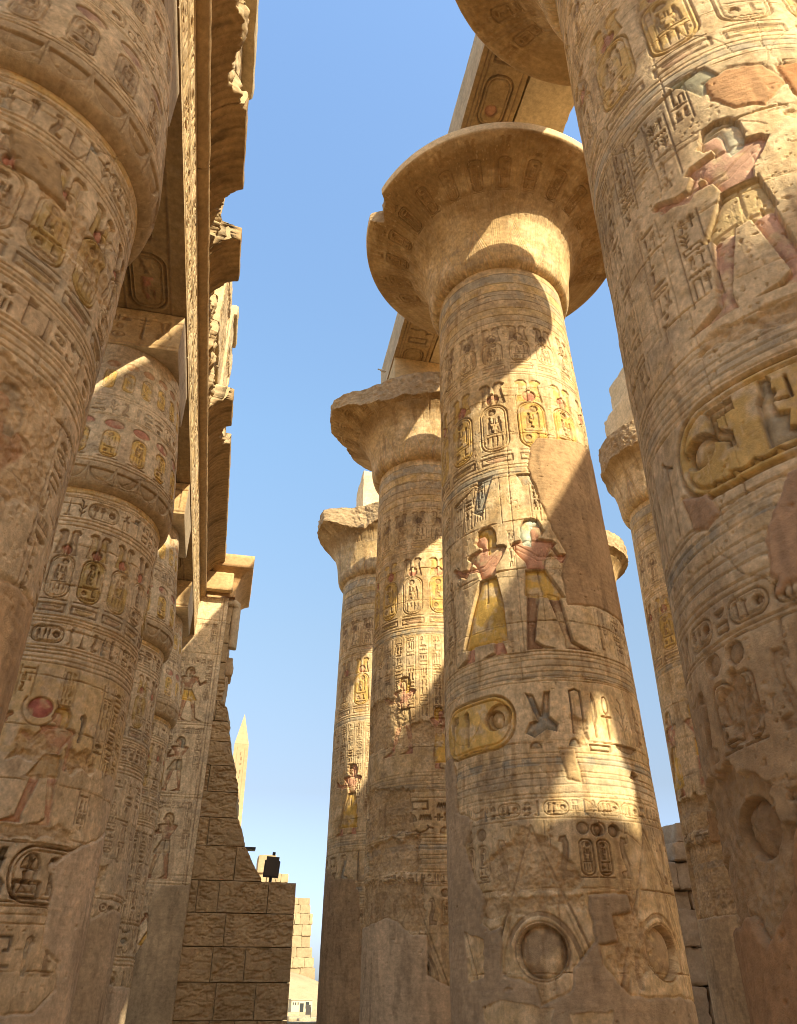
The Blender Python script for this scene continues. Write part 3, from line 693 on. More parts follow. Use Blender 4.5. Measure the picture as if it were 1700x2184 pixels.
def near_column():
    c = great_canvas(7, .0112, 5.2, shift=.35); c.paler(.22)
    for x in (-2.5, -2.2, -1.9, -1.6): c.textcol(x, 6.7, 10.2, .28, .028)
    c.textcol(-1.2, 8.9, 10.1, .26, .035); c.textcol(-.9, 9.2, 10.0, .26, .035); c.textcol(-.62, 8.8, 9.9, .26, .035); c.textcol(-.3, 9.5, 10.2, .22, .035)
    c.glyph([('p', [(0, .1), (.6, .55), (1, 1), (1, .8), (.6, .3)])], -1.0, 10.0, 1.1, .3, .04, BLUE)
    c.glyph([('p', [(0, 1), (.7, .9), (1, .1), (.5, 0), (.3, .5)])], -.25, 9.75, .6, .55, .035, (0.400, 0.400, 0.283))
    c.figure(.04, 6.72, 2.56, -1, 'short', (.62, .46, .23), (.56, .35, .24), (.54, .49, .35), .036)
    c.textcol(-.62, 7.0, 8.2, .27, .035); c.textcol(-1.05, 7.0, 8.5, .27, .03)
    c.textcol(.85, 6.9, 10.0, .3, .03); c.textcol(1.3, 6.9, 10.0, .3, .03)
    c.band(6.57, .02, .03)
    great_lower(c)
    c.ring(-1.22, 5.06, 2.3, .96, .05, .05, (.62, .41, .13))
    c.glyph([('e', .5, .5, .46, .46)], -1.12, 5.36, .36, .42, .075, BROWN, alpha=.4)
    c.glyph([('p', [(0, 1), (1, 1), (1, .72), (.35, .72), (.35, .5), (.75, .3), (.75, 0), (.45, 0), (.45, .18), (0, .35)])], -.80, 5.42, .26, .46, .05); c.glyph(T['god'], -.46, 5.22, .40, .70, .045, GREY); c.glyph(T['ankh'], -.05, 5.55, .16, .32, .04); c.glyph(T['god'], .12, 5.22, .40, .70, .045, GREY, True); c.glyph(T['feather'], .60, 5.25, .2, .6, .045)
    c.glyph(S_['water'], -.95, 5.13, .9, .10, .05)
    for k, x in enumerate((-2.3, -2.05, -1.8, -1.5)): c.glyph(T[['feather', 'reed', 'staff', 'was'][k]], x, 5.0, .24, .85, .05)
    c.joints(.75, 1.05, .018); c.cracks(22, 1.5); c.pits(.9, .03)
    c.erode([(.2, 6.6), (1.0, 6.75), (1.2, 6.4), (.2, 6.3), (-.8, 6.45), (-.6, 6.62)], .05)
    c.erode([(.6, 9.0), (1.2, 9.5), (1.3, 8.9), (.8, 8.8)], .04)
    c.erode([(-2.6, 3.0), (-1.3, 3.1), (-.9, 2.6), (-.2, 3.1), (2.6, 3.0), (2.6, 1.4), (-2.6, 1.4)], .06, .2, cell=.3)
    c.glyph([('e', .5, .5, .48, .48)], -1.50, 2.35, .42, .55, .07); c.glyph(T['cobra'], -1.0, 2.3, .3, .5, .03)
    c.erode([(-1.4, 3.5), (-1.1, 3.75), (-.85, 3.3), (-1.2, 3.1)], .05)
    mk = (sst(-c.Y, -5.0, -3.2)[:, None] * (.5 + .4 * c.f(.6, 91)))[..., None]; c.C = c.C * (1 - mk) + np.array((.36, .235, .12), f32) * mk * (.7 + .6 * c.f(.08, 92))[..., None]  # lower shaft darkened in the colour to deepen its shade
    c.plaster([(.10, 9.98), (.36, 10.04), (.70, 9.95), (.84, 9.55), (.55, 9.22), (.30, 9.36), (.10, 9.62)], (.50, .29, .145), .045)
    c.plaster([(.8, 9.9), (1.2, 9.9), (1.2, 9.2), (.85, 9.3)], (0.438, 0.223, 0.098), .03)
    c.plaster([(-1.25, 5.28), (-.98, 5.16), (-.88, 4.93), (-1.05, 4.85), (-1.2, 4.95)], (.46, .30, .175), .03)
    c.plaster([(-.3, 4.95), (.1, 5.0), (.6, 4.6), (.4, 4.1), (-.62, 4.08), (-.60, 4.5)], (.45, .29, .17), .04)
    c.plaster([(-2.6, 2.1), (-1.6, 2.1), (-1.42, 1.95), (-1.1, 2.2), (-.85, 2.75), (-.2, 3.1), (.5, 3.0), (2.6, 3.0), (2.6, -.1), (-2.6, -.1)], (0.381, 0.223, 0.106), .04)
    return c
def far_column(seed, res, W, full=True):
    c = great_canvas(seed, res, W, shift=seed * .17)
    x = -W / 2
    while x < W / 2 - .6:
        if c.r.random() < .45 and full: c.figure(x + .5, 6.65, 2.5, -1 if c.r.random() < .6 else 1, 'long' if c.r.random() < .5 else 'short', YEL, PINK, [YEL, GREY, WHITE][c.r.integers(3)], .04, arms='offer'); x += 1.15
        else: c.textcol(x, 7.2 + c.r.random(), 10.2, .26, .028); x += .36
    great_lower(c); c.inscription(-W / 2, W / 2, 5.02, 5.88, .045)
    c.joints(.6 + .1 * seed % 1, 1.04, .02); c.cracks(12); c.pits(.8, .02)
    return c

c1 = near_column()
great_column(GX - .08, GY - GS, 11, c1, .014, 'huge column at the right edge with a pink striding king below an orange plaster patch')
c2 = hero_column()
great_column(GX, GY, 12, c2, .011, 'great column right of centre with two yellow-kilted kings under a wide bell capital',
             brk=lambda a: lerpang(a, [(-3.2, 3.5), (-1.6, 3.6), (-1.14, 3.6), (-1.06, 3.15), (-.90, 3.3), (-.82, 3.7), (.9, 3.7), (3.2, 3.6)]))
c3 = far_column(23, .014, 5.6, False)
c3.figure(-.70, 7.0, 2.1, -1, 'short', (.5, .38, .2), PINK, OCHRE, .035); c3.figure(.25, 6.6, 1.6, 1, 'long', YEL, PINK, YEL, .035)
for p_ in ([(-2.5, 8.6), (-.9, 8.6), (-.6, 7.7), (-.2, 7.9), (.6, 7.6), (.6, 7.2), (-2.5, 7.2)], [(-2.5, 6.4), (-.5, 6.2), (-.4, 5.2), (-2.5, 5.0)], [(-1.9, 5.0), (-.3, 5.0), (-.3, 4.2), (-1.9, 4.2)], [(-2.8, 4.2), (-.2, 4.1), (-.2, 3.0), (-2.8, 3.0)]):
    c3.erode(p_, .085, .12, cell=.35)
c3.plaster([(-3, 3.25), (-1.89, 3.2), (-1.13, 3.33), (-.85, 3.24), (-.52, 2.96), (-.18, 2.95), (-.16, 2.19), (.29, 1.95), (3, 1.95), (3, -.1), (-3, -.1)], (.60, .45, .28), .03)
great_column(GX - .06, GY + GS - .22, 13, c3, .016, 'great column with a broken-rimmed bell and pale plastered foot, left of the central one',
             brk=lambda a: lerpang(a, [(-3.2, 3.2), (-2.1, 3.1), (-1.85, 2.9), (-1.6, 3.25), (-1.2, 3.3), (-1.02, 3.0), (-.9, 2.7), (-.6, 2.45), (-.2, 2.38), (.3, 2.5), (.8, 2.9), (3.2, 3.2)]))
c4 = far_column(31, .018, 5.2, False)
c4.figure(-.92, 6.45, 2.35, -1, 'long', YEL, PINK, PINK, .05)
c4.plaster([(-3, 5.4), (-1.97, 5.5), (-1.5, 5.15), (-.75, 5.1), (-.5, 4.6), (-.4, 3.2), (3, 3.2), (3, -.1), (-3, -.1)], (.42, .285, .155), .04)
great_column(GX - .1, GY + 2 * GS - .4, 14, c4, .02, 'slim great column with a chopped capital and a lone broken block on top', abacus=False,
             brk=lambda a: lerpang(a, [(-3.2, 2.2), (-1.9, 2.2), (-1.5, 2.65), (-.95, 2.95), (-.8, 2.6), (-.6, 2.25), (-.3, 2.15), (.0, 2.4), (1.2, 2.6), (3.2, 2.4)]), amp=.07)
block_obj('broken_abacus', (4.25, 27.3, 19.12), (6.4, 29.3, 21.6), res=.1, seed=91, rad=.05, chip=.5, rough=.06, col=LIME)
tag(bpy.data.objects['broken_abacus'], 'weathered pale block sitting on the farthest chopped capital of the row', 'stone block')

# row behind the camera (throws the shadow on the near columns) and the second row
cp_ = Canvas(4, 16.42, .04, 77, -2, 0)
def plain_great(X, Y, seed, label):
    return great_column(X, Y, seed, cp_, .06, label)
pg = plain_great(GX, GY - 2 * GS, 61, 'great column standing outside the view, plain and untouched by the frame')
def copy_thing(o, loc):
    r = o.copy(); COL.objects.link(r); r.location = loc
    for ch in o.children:
        c = ch.copy(); COL.objects.link(c); c.parent = r
    return r
for q_ in (3, 4): copy_thing(pg, (GX, GY - q_ * GS, 0))
pw = great_column(R2X_ + .1, GY - 4 * GS, 62, cp_, .06, 'worn great column of the second row standing outside the view', brk=lambda a: 2.35 + 0 * a)
for ch in list(pw.children):
    pass
px_ = pw.copy(); COL.objects.link(px_); px_.location = (R2X_ + .1, GY - 3 * GS, 0); px_['label'] = 'worn great column of the second row without its top slab'
for ch in pw.children:
    if not ch.name.startswith('abacus'):
        c_ = ch.copy(); COL.objects.link(c_); c_.parent = px_
for q_ in (0, 1, 2): copy_thing(pw, (R2X_ + .1, GY - q_ * GS, 0))
R2X = 14.3
cr = far_column(43, .02, 4.6)
for p_ in ([(-3, 6.6), (3, 6.6), (3, 5.6), (-3, 5.6)], [(-3, 5.4), (3, 5.4), (3, 3.4), (-3, 3.4)]): cr.erode(p_, .11, .15, cell=.5)
cr.plaster([(-.9, 6.1), (.3, 6.1), (.4, 5.4), (-1.0, 5.3)], (0.438, 0.266, 0.124), .04)
cr.plaster([(-3, 3.6), (3, 3.5), (3, -.1), (-3, -.1)], (0.495, 0.353, 0.195), .03)
great_column(R2X + .1, 20.5, 15, cr, .02, 'great column with a rimless broken capital, seen between the two biggest columns', abacus=False,
             brk=lambda a: lerpang(a, [(-3.2, 2.2), (-1.5, 2.15), (-1.2, 2.25), (-.6, 2.3), (1.0, 2.3), (3.2, 2.2)]))
for i_, (lo, hi, lb) in enumerate([((12.95, 19.4, 19.12), (15.6, 21.6, 21.2), 'pale split block on the rimless capital of the second row'),
                                   ((13.35, 19.6, 21.22), (15.3, 21.4, 22.9), 'upper pale block of the pair piled on the rimless capital')]):
    tag(block_obj('capital_block', lo, hi, res=.1, seed=101 + i_, rad=.06, chip=.4, rough=.05, col=LIME), lb, 'stone block')
cr3 = far_column(47, .03, 4.6, False)
great_column(14.2, 28.7, 16, cr3, .03, 'distant great column peeping out behind the central column, worn capital edge showing', abacus=False,
             brk=lambda a: lerpang(a, [(-3.2, 2.55), (3.2, 2.55)]))
tag(block_obj('capital_block', (13.3, 27.9, 19.12), (15.6, 29.7, 20.6), res=.12, seed=111, rad=.06, chip=.6, rough=.05, col=LIME), 'small pale block on the distant worn capital', 'stone block')

# ------------------------------------------------------------ architraves of the great rows
def beam(lo, hi, seed, label, und=False, name='architrave_beam', chip=.1, res=.1):
    cvs = {}
    if und:
        w, h = hi[0] - lo[0], hi[1] - lo[1]
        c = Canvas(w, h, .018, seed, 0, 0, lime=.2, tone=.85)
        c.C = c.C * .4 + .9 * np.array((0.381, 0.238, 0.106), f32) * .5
        c.vband(.14, 0, h, .03, .03); c.vband(.24, 0, h, .02, .03); c.vband(w - .14, 0, h, .03, .03)
        y = h - 2.1 - (seed % 3) * .3
        k = 0
        while y > .1:
            q = k % 3
            if q == 0: c.ring(.3, y - .9, w - .55, 1.35, .05, .05, None); c.glyph([('e', .5, .5, .46, .46)], w * .36, y - .15, .36, .36, .06, RED, alpha=.6); y -= 1.15
            elif q == 1: c.glyph(S_['pool'], .32, y - .3, w - .62, .32, .05); c.glyph(S_['viper'], .34, y - .75, w - .62, .32, .05); y -= .9
            else: c.glyph(S_['three'], .34, y - .45, w - .65, .35, .05); c.glyph(T['bird'], .38, y - 1.1, w - .8, .6, .05, BROWN); y -= 1.3
            k += 1
        c.H = c.H[:, :]; cvs['-z'] = c
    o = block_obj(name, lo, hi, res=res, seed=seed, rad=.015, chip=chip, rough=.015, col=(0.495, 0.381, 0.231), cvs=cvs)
    return tag(o, label, 'beam', 'architrave beams on the great columns')
AB, AT = 20.75, 22.25
Y1, Y2, Y3 = GY - GS, GY, GY + GS
beam((3.93, Y1, AB), (5.21, Y2 - .01, AT), 5, 'carved beam with a sun disc underneath, spanning the nearest and the central capital', True)
beam((5.25, Y1, AB + .02), (6.6, Y2 - 1.42, AT - .1), 6, 'plain inner beam with a dark crack beside the carved one above the central capital', False, chip=.3)
block_obj('beam_fragment', (5.25, Y2 - 1.2, AB - .0), (6.58, Y2 + 1.3, AT - .05), res=.08, seed=8, rad=.03, chip=.3, rough=.05, col=(0.523, 0.400, 0.239))
tag(bpy.data.objects['beam_fragment'], 'cracked golden stone fragment at the near end, resting on the central capital', 'beam')
beam((3.93, Y2 + .01, AB), (5.21, Y3 + .9, AT), 9, 'carved beam running from the central capital to the broken third capital', True)
beam((5.25, Y2 + 1.32, AB + .02), (6.55, Y3 + .6, AT - .05), 10, 'inner beam behind the carved one between the central and third capitals')
beam((3.93, Y1 - 4 * GS, AB), (6.6, Y1 - .02, AT), 12, 'beam over the viewer from the nearest capital backwards')
beam((R2X - 1.3, -19.1, AB + .45), (R2X + .65, 4.86, AT), 13, 'beam of the second row behind the viewer')
beam((R2X - 1.3, 4.88, AB + .45), (R2X + .65, 13.4, AT), 14, 'beam of the second row to the right of the view')

tag(block_obj('roof_or_shade_slab', (5.25, 7.4, 22.26), (6.6, 17.4, 25.6), res=.2, seed=18, rad=.03, chip=.1, col=SAND), 'unseen slab heap added on the inner beam to shade the wall pier', 'slab')  # added out of sight to shade the top of the wall pier
tag(block_obj('roof_or_shade_slab', (3.95, -9, 22.26), (6.6, 1.2, 23.3), res=.3, seed=19, rad=.03, chip=.1, col=SAND), 'unseen slab course added behind the viewer to shade the second bud column', 'slab')  # added out of view so the second bud column falls in shade
# ------------------------------------------------------------ left row: closed-bud columns
BX = -3.15
BSH = [(-.1, 1.36), (0, 1.36), (.6, 1.40), (3.6, 1.40), (7, 1.38), (9.12, 1.35)]
BUD = [(9.05, 1.30), (9.07, 1.40), (9.14, 1.48), (9.32, 1.52), (9.6, 1.515), (10.0, 1.485), (10.9, 1.39), (11.6, 1.31), (12.2, 1.24), (12.62, 1.19), (12.63, .5)]
def bud_canvas(seed, res, W, sh=0.):
    c = Canvas(W, 9.13, res, seed, -W / 2, 0, lime=.6); c.paler(.42)
    a, b = -W / 2, W / 2
    c.tint(8.98, 9.13, YEL, .5); c.band(8.96, .015, .02); c.band(8.90, .012, .015)
    c.inscription(a, b, 8.48, 8.84, .035, p_cart=.15); c.band(8.38, .02, .02); c.band(8.30, .015, .02)
    c.frieze(6.72, 8.24, .50, .034, phase=(sh % .5), plh=.33, base=.14, col=(0.495, 0.343, 0.115), dcol=(0.438, 0.190, 0.115))
    c.tint(6.72, 6.95, BLUE, .25)
    for z in (6.68, 6.62): c.band(z, .02, .025)
    c.inscription(a, b, 6.22, 6.54, .035, tints=(BLUE, None, BROWN))
    for z in (6.14, 6.08, 6.0, 5.93): c.band(z, .02, .022)
    return c
def bud_lower(c):
    a, b = c.x0, c.x0 + c.w
    c.inscription(a, b, 2.72, 3.42, .06, tints=(None, BLUE, None)); c.band(3.55, .02, .02); c.band(2.6, .02, .02); c.band(2.5, .015, .02)
    c.inscription(a, b, 1.9, 2.4, .04, frame=False)
    c.joints(0.476, 0.750, 0.016); c.cracks(12); c.pits(.8, .022)
def bud_cap(seed, res, W, dull=False):
    yc, rc_ = ((.42, .31, .19), (.44, .28, .2)) if dull else (YEL, (.50, .235, .15))
    P = np.array(BUD); L = float(np.sum(np.hypot(*np.diff(P, axis=0).T)))
    c = Canvas(W, L, res, seed, -W / 2, 0, lime=.6); o = .13; c.paler(.42)
    z = lambda q: (q - 9.05) + o
    neb_bowl(c, -W / 2, W / 2, z(9.14), z(9.5), .42, .03)
    m = (sst(c.Y, z(9.62), z(9.45))[:, None] * .55)[..., None]; c.C = c.C * (1 - m) + np.array((0.343, 0.233, 0.115), f32) * m
    c.band(z(9.56), .02, .025); c.band(z(9.62), .02, .02)
    x = -W / 2 + .1
    k = 0
    while x < W / 2 - .3:
        c.vcart(x, z(9.70), .30, .62, .028, yc, True, (k % 2) * .9)
        c.glyph([('e', .5, .5, .48, .48)], x - .01, z(10.38), .34, .26, .0, None)
        c.glyph([('p', arc(.5, .5, .48, .48, 0, 345, 23))], x - .03, z(10.37), .36, .22, .022, rc_, alpha=1.0)
        x += .50; k += 1
    c.band(z(10.66), .015, .02); c.inscription(-W / 2, W / 2, z(10.72), z(11.08), .026, p_cart=.2); c.band(z(11.18), .015, .02)
    x = -W / 2
    while x < W / 2 - .3:
        c.vcart(x + .05, z(11.35), .24, .52, .02, yc); c.glyph([('p', arc(.5, .5, .48, .48, 0, 345, 23))], x + .02, z(11.95), .3, .2, .02, (0.476, 0.257, 0.124), alpha=.9)
        x += .38
    c.band(z(12.25), .015, .015); c.cracks(6); c.pits(.7, .015)
    return c
def bud_column(X, Y, seed, cv, rc, label, brk=None):
    root = empty('bud_column', (X, Y, 0)); tag(root, label, 'column', 'closed bud columns on the left')
    revolve('shaft', cv, BSH, X, Y, 1.38, 0, root, top='z')
    cc = bud_cap(seed + 70, rc, 1.38 * 3.9, seed == 31)
    revolve('capital', cc, BUD, X, Y, 1.38, 0, root, mod=brk)
    ca = Canvas(2.355, .98, .02, seed + 5, 0, 0, lime=.3); ca.C = ca.C * .6 + np.array((0.403, 0.244, 0.110), f32) * .4
    ca.band(.08, .03, .03); ca.band(0.750, 0.037, 0.037); ca.inscription(.1, 2.2, .16, .82, .04, frame=False)
    V, Q, C = block((-3.15 - 1.18 - X, -1.22, 12.6), (-1.975 - X, 1.22, 13.58), cvs={'-y': ca}, res=.06, col=(0.495, 0.390, 0.256), seed=seed, rad=.012, chip=.03)
    mesh_obj('abacus', V, Q, C, M_STONE, root)
    return root
W = 5.0
b1 = bud_canvas(205, .0115, W, .2)
b1.textcol(-.6, 3.7, 5.8, .3, .035); b1.textcol(-.2, 3.7, 5.8, .3, .035); b1.figure(.6, 3.7, 2.0, -1, 'short', (0.476, 0.361, 0.150), (0.418, 0.238, 0.142), GREY, .04); b1.textcol(1.2, 3.7, 5.8, .3, .03); b1.textcol(1.6, 3.7, 5.8, .3, .03)
bud_lower(b1)
b1.erode([(.0, 8.05), (1.2, 7.6), (1.4, 7.2), (.5, 7.3)], .03)
b1.erode([(.3, 5.9), (1.1, 5.9), (1.3, 4.9), (.6, 4.6), (.3, 5.3)], .03, .1)
b1.plaster([(-.2, 8.3), (.3, 8.2), (.5, 7.75), (0, 7.8)], (0.400, 0.276, 0.142), .03)
b1.plaster([(-2.6, 4.6), (.5, 4.7), (1.0, 4.2), (2.6, 4.4), (2.6, -.1), (-2.6, -.1)], (.55, .38, .21), .05)
bud_column(-3.07, 5.85, 31, b1, .0115, 'nearest bud column filling the upper left corner, covered in grey-brown carving')
b2 = bud_canvas(206, .012, W, .07)
b2.textcol(-1.3, 5.0, 5.85, .24, .035); b2.textcol(-.95, 5.2, 5.85, .24, .035)
b2.textcol(-.62, 5.35, 5.85, .22, .04); b2.textcol(-.35, 5.4, 5.85, .22, .04); b2.textcol(.25, 5.2, 5.85, .22, .03)
b2.tint(4.6, 5.9, OCHRE, .35)
b2.glyph([('p', arc(.5, .5, .47, .47, 0, 345, 23))], -.15, 5.08, .38, .34, .03, RED, alpha=1.2)
b2.glyph([('s', .07, arc(.5, .55, .47, .6, 150, 390))], -.22, 5.0, .52, .44, .02)
b2.figure(-.9, 3.7, 1.9, 1, 'short', SAND, PINK, BLUE, .03); b2.figure(.35, 3.68, 1.65, -1, 'short', SAND, PINK, OCHRE, .028, arms='hang')
b2.glyph(T['feather'], .56, 4.85, .26, .42, .07, BLUE)
for x in (.95, 1.22, 1.5): b2.textcol(x, 4.6, 5.8, .22, .035)
b2.textcol(.9, 3.75, 4.2, .2, .04)
b2.glyph(T['bee'], -.3, 2.75, .5, .66, .07, BLUE); b2.hcart(.15, 2.72, 1.5, .72, .06, None)
bud_lower(b2)
b2.erode([(-.15, 4.9), (.35, 4.95), (.4, 4.5), (-.2, 4.5)], .05); b2.erode([(.5, 4.75), (.95, 4.8), (1.1, 4.5), (.6, 4.4)], .07)
b2.erode([(-1.0, 3.7), (1.0, 3.7), (.9, 3.5), (-1.0, 3.45)], .04)
b2.plaster([(2.6, 4.1), (1.45, 3.63), (1.1, 3.5), (.66, 3.2), (.79, 2.93), (.79, 2.52), (.83, 2.26), (1.15, 2.08), (1.2, 1.79), (.91, 1.54), (.42, 1.5), (-2.6, 1.6), (-2.6, -.1), (2.6, -.1)], (.62, .48, .32), .03)
bud_column(-3.16, 13.05, 32, b2, .012, 'bud column with a row of red discs on its bud and yellow cartouches below')
b3 = bud_canvas(207, .016, W, .3)
for x in (-.9, -.5, -.1, .3, .7, 1.1, 1.5): b3.textcol(x, 3.7 + .6 * (x > .5), 5.8, .3, .03)
bud_lower(b3)
b3.plaster([(.0, 5.7), (.6, 5.8), (.7, 5.2), (.0, 5.2)], (0.381, 0.257, 0.142), .03)
b3.erode([(-.3, 4.0), (1.0, 4.1), (.9, 3.5), (-.3, 3.4)], .06)
b3.plaster([(-2.6, 3.3), (.3, 3.4), (.8, 3.1), (1.4, 3.3), (2.6, 3.2), (2.6, -.1), (-2.6, -.1)], (.52, .385, .235), .03)
bud_column(-3.34, 19.2, 33, b3, .016, 'bud column just behind the one with red discs, plain yellow band at its neck')
b4 = bud_canvas(208, .02, W, .1)
for x in (-.5, -.1, .3, .7, 1.1, 1.5): b4.textcol(x, 3.2, 5.8, .3, .03)
bud_lower(b4)
b4.plaster([(-2.6, 2.2), (2.6, 2.0), (2.6, -.1), (-2.6, -.1)], (.58, .44, .29), .03)
bud_column(-3.36, 25.0, 34, b4, .02, 'farthest bud column, a slim sliver beside the carved wall pier')

# rest of the hall around the view (shades the aisle): more closed-bud columns
cq = Canvas(5, 9.13, .05, 211, -2.5, 0)
pb = empty('bud_column', (-9.3, 5.85, 0)); tag(pb, 'bud column of the hall outside the view', 'column', 'bud columns outside the view')
revolve('shaft', cq, BSH, -3.15, 5.85, 1.38, 0, pb, top='z'); revolve('capital', bud_cap(212, .05, 5.2), BUD, -3.15, 5.85, 1.38, 0, pb)
def bud_row(x, ys):
    for y in ys: copy_thing(pb, (x, y, 0))
pb.location = (-9.3, 5.85, 0)
bud_row(-9.3, (-12.5, -6.4, -.3, 13.05, 19.2, 25)); bud_row(-3.15, (-.6, -7, -13)); bud_row(22.6, (0, 6, 12, 18, 24, 30))
tag(block_obj('far_clerestory', (21.4, -6, 12.62), (23.8, 34, 24), res=1.0, seed=5, rad=.02, chip=.02), 'beam and clerestory wall along the far right side of the hall, outside the view', 'wall')
tag(block_obj('hall_wall', (30, -20, 0), (32, 40, 15), res=1.0, seed=6, rad=.02, chip=.02), 'outer wall of the hall on the far right, outside the view', 'wall')

# ------------------------------------------------------------ left entablature
FX = -1.95
def strip_beam(ya, yb, seed, label):
    h = 1.62; L = yb - ya
    c = Canvas(L, h, .022, seed, 0, 0, lime=.6)
    c.band(0.152, 0.028, 0.027); c.band(h - .12, .03, .03); c.band(h * .5, .02, .02)
    c.inscription(.1, L - .1, .22, .76, .05, frame=False, tints=(None, None, PINK)); c.inscription(.1, L - .1, .86, 1.44, .05, frame=False, tints=(None, None, PINK))
    c.pits(.6, .02)
    w = 2.36
    u = Canvas(w, L, .022, seed + 3, 0, 0, lime=.2, tone=.85); u.C = u.C * .3 + .85 * np.array((0.343, 0.205, 0.089), f32) * .45  # soot-brown underside, with extra shade put into the colour
    for x in (.22, 1.16, 2.06): u.vband(x, .05, L - .05, .03, .03)
    for xc in (.30, 1.24):
        y = L - .3; k = seed
        while y > 1.0:
            if k % 3 == 0: u.ring(xc, y - 1.5, .76, 1.45, .05, .08, None); u.glyph(T['god'], xc + .2, y - .9, .36, .6, .05, RED); u.glyph(T['ox'], xc + .2, y - 1.35, .36, .4, .04, BROWN); y -= 1.65
            elif k % 3 == 1: u.glyph(T['bird'], xc + .05, y - .6, .62, .55, .075, (0.285, 0.152, 0.071)); y -= .7
            else: u.glyph(S_['viper'], xc + .05, y - .4, .6, .3, .075); u.glyph(S_['mouth'], xc + .05, y - .75, .6, .28, .045, OCHRE); y -= .9
            k += 1
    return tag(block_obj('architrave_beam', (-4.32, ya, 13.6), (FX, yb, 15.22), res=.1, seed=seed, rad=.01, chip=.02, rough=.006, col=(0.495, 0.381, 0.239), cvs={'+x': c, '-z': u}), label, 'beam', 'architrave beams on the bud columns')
strip_beam(-1.5, 5.84, 301, 'carved beam over the nearest bud column reaching back over the viewer')
strip_beam(5.86, 13.04, 302, 'carved beam with a sunlit inscribed face between the first and second bud columns')
strip_beam(13.06, 19.19, 303, 'carved beam between the second and third bud columns')
strip_beam(19.21, 28.35, 304, 'last carved beam running from the third bud column to the wall pier')

def extrude_y(name, prof, ya, yb, seed, res=.05, col=SAND, rough=.01, lip=None, ridges=0., tone=1., parent=None, mat=None):
    """profile (x,z) closed loop extruded along y, lip(y, x) pulls broken edges back"""
    P = np.array(prof + [prof[0]], float); L = np.concatenate([[0], np.cumsum(np.hypot(*np.diff(P, axis=0).T))])
    n = int(L[-1] / res); t = np.linspace(0, L[-1], n)[:-1]; px = np.interp(t, L, P[:, 0]); pz = np.interp(t, L, P[:, 1])
    ys = np.linspace(ya, yb, max(2, int((yb - ya) / res) + 1))
    X = np.tile(px, (len(ys), 1)); Z = np.tile(pz, (len(ys), 1)); Y = np.repeat(ys[:, None], len(px), 1)
    G = np.stack([X, Y, Z], -1).reshape(-1, 3)
    nz = fb3(G, .4, seed, 4).reshape(X.shape); nf = fb3(G, .1, seed + 3, 2).reshape(X.shape)
    cut = 0
    if lip is not None:
        lim = lip(Y) + nz * .16 + nf * .04 + .10 * fb3(G * np.array([0, 1, .3]), .5, seed + 8, 3).reshape(X.shape)
        hs = np.floor(Y / .31 + .6 * nz); stp = np.mod(np.sin(hs * 127.1 + seed) * 43758.5, 1.0)
        lim = np.where(lipf(Y) < -1.02, lim + .22 * (stp - .5), lim)
        cut = (X > lim); X = np.where(cut, lim, X)
    X = X + rough * nz; Z = Z + rough * nf
    if ridges:
        X = X - ridges * np.clip(np.sin(Y * 2 * math.pi / .17), -.3, 1) * (Z < Z.max() - .45)
    C = np.array(col) * tone * (1 + .18 * nz + .12 * nf)[..., None] * np.ones(3)
    if ridges:
        fl = np.clip(np.sin(Y * 2 * math.pi / .17 + 1.5 * nz), -1, 1); st_ = sst(fb3(G * np.array([.25, 1, .25]), .22, seed + 21, 3).reshape(X.shape), -.05, .5)
        C = C * (1 - .20 * (fl < -.2) - .38 * st_)[..., None]
    if lip is not None: C = np.where(np.asarray(cut)[..., None], np.array((0.476, 0.353, 0.204)) * (1 + .3 * nf[..., None]), C)
    k = len(px); V = np.stack([X, Y, Z], -1).reshape(-1, 3); Q = gridq(len(ys), k, True)
    # end caps
    cs = []
    for row in (0, len(ys) - 1):
        cc = len(V) + len(cs); cs.append(V[row * k:(row + 1) * k].mean(0))
        i = np.arange(k); Q = np.concatenate([Q, np.stack([row * k + i, row * k + (i + 1) % k, np.full(k, cc), np.full(k, cc)], -1)])
    V = np.concatenate([V, np.array(cs)]); C = np.concatenate([C.reshape(-1, 3), np.tile(np.array(col), (2, 1))])
    return V, Q, C
def tri_safe(name, V, Q, C, mat, parent=None, org=None):
    # degenerate quads (cap fans) become triangles
    V = np.asarray(V, f32); me = bpy.data.meshes.new(name)
    o_ = np.array(org if org is not None else (V[:, 0].mean(), V[:, 1].mean(), V[:, 2].min()))
    t = Q[:, 2] == Q[:, 3]; q4 = Q[~t]; q3 = Q[t][:, :3]
    me.vertices.add(len(V)); me.vertices.foreach_set('co', (V - o_).astype(f32).ravel())
    li = np.concatenate([q4.ravel(), q3.ravel()]).astype(np.int32)
    me.loops.add(len(li)); me.loops.foreach_set('vertex_index', li)
    me.polygons.add(len(q4) + len(q3))
    ls = np.concatenate([np.arange(len(q4)) * 4, len(q4) * 4 + np.arange(len(q3)) * 3]).astype(np.int32)
    me.polygons.foreach_set('loop_start', ls); me.polygons.foreach_set('use_smooth', np.concatenate([np.ones(len(q4), bool), np.zeros(len(q3), bool)]))
    a = me.color_attributes.new('stone_colour', 'FLOAT_COLOR', 'POINT'); C4 = np.ones((len(V), 4), f32); C4[:, :3] = C; a.data.foreach_set('color', C4.ravel())
    me.update(calc_edges=True); me.materials.append(mat)
    ob = bpy.data.objects.new(name, me); COL.objects.link(ob); ob.location = o_
    if parent: ob.parent = parent
    return ob
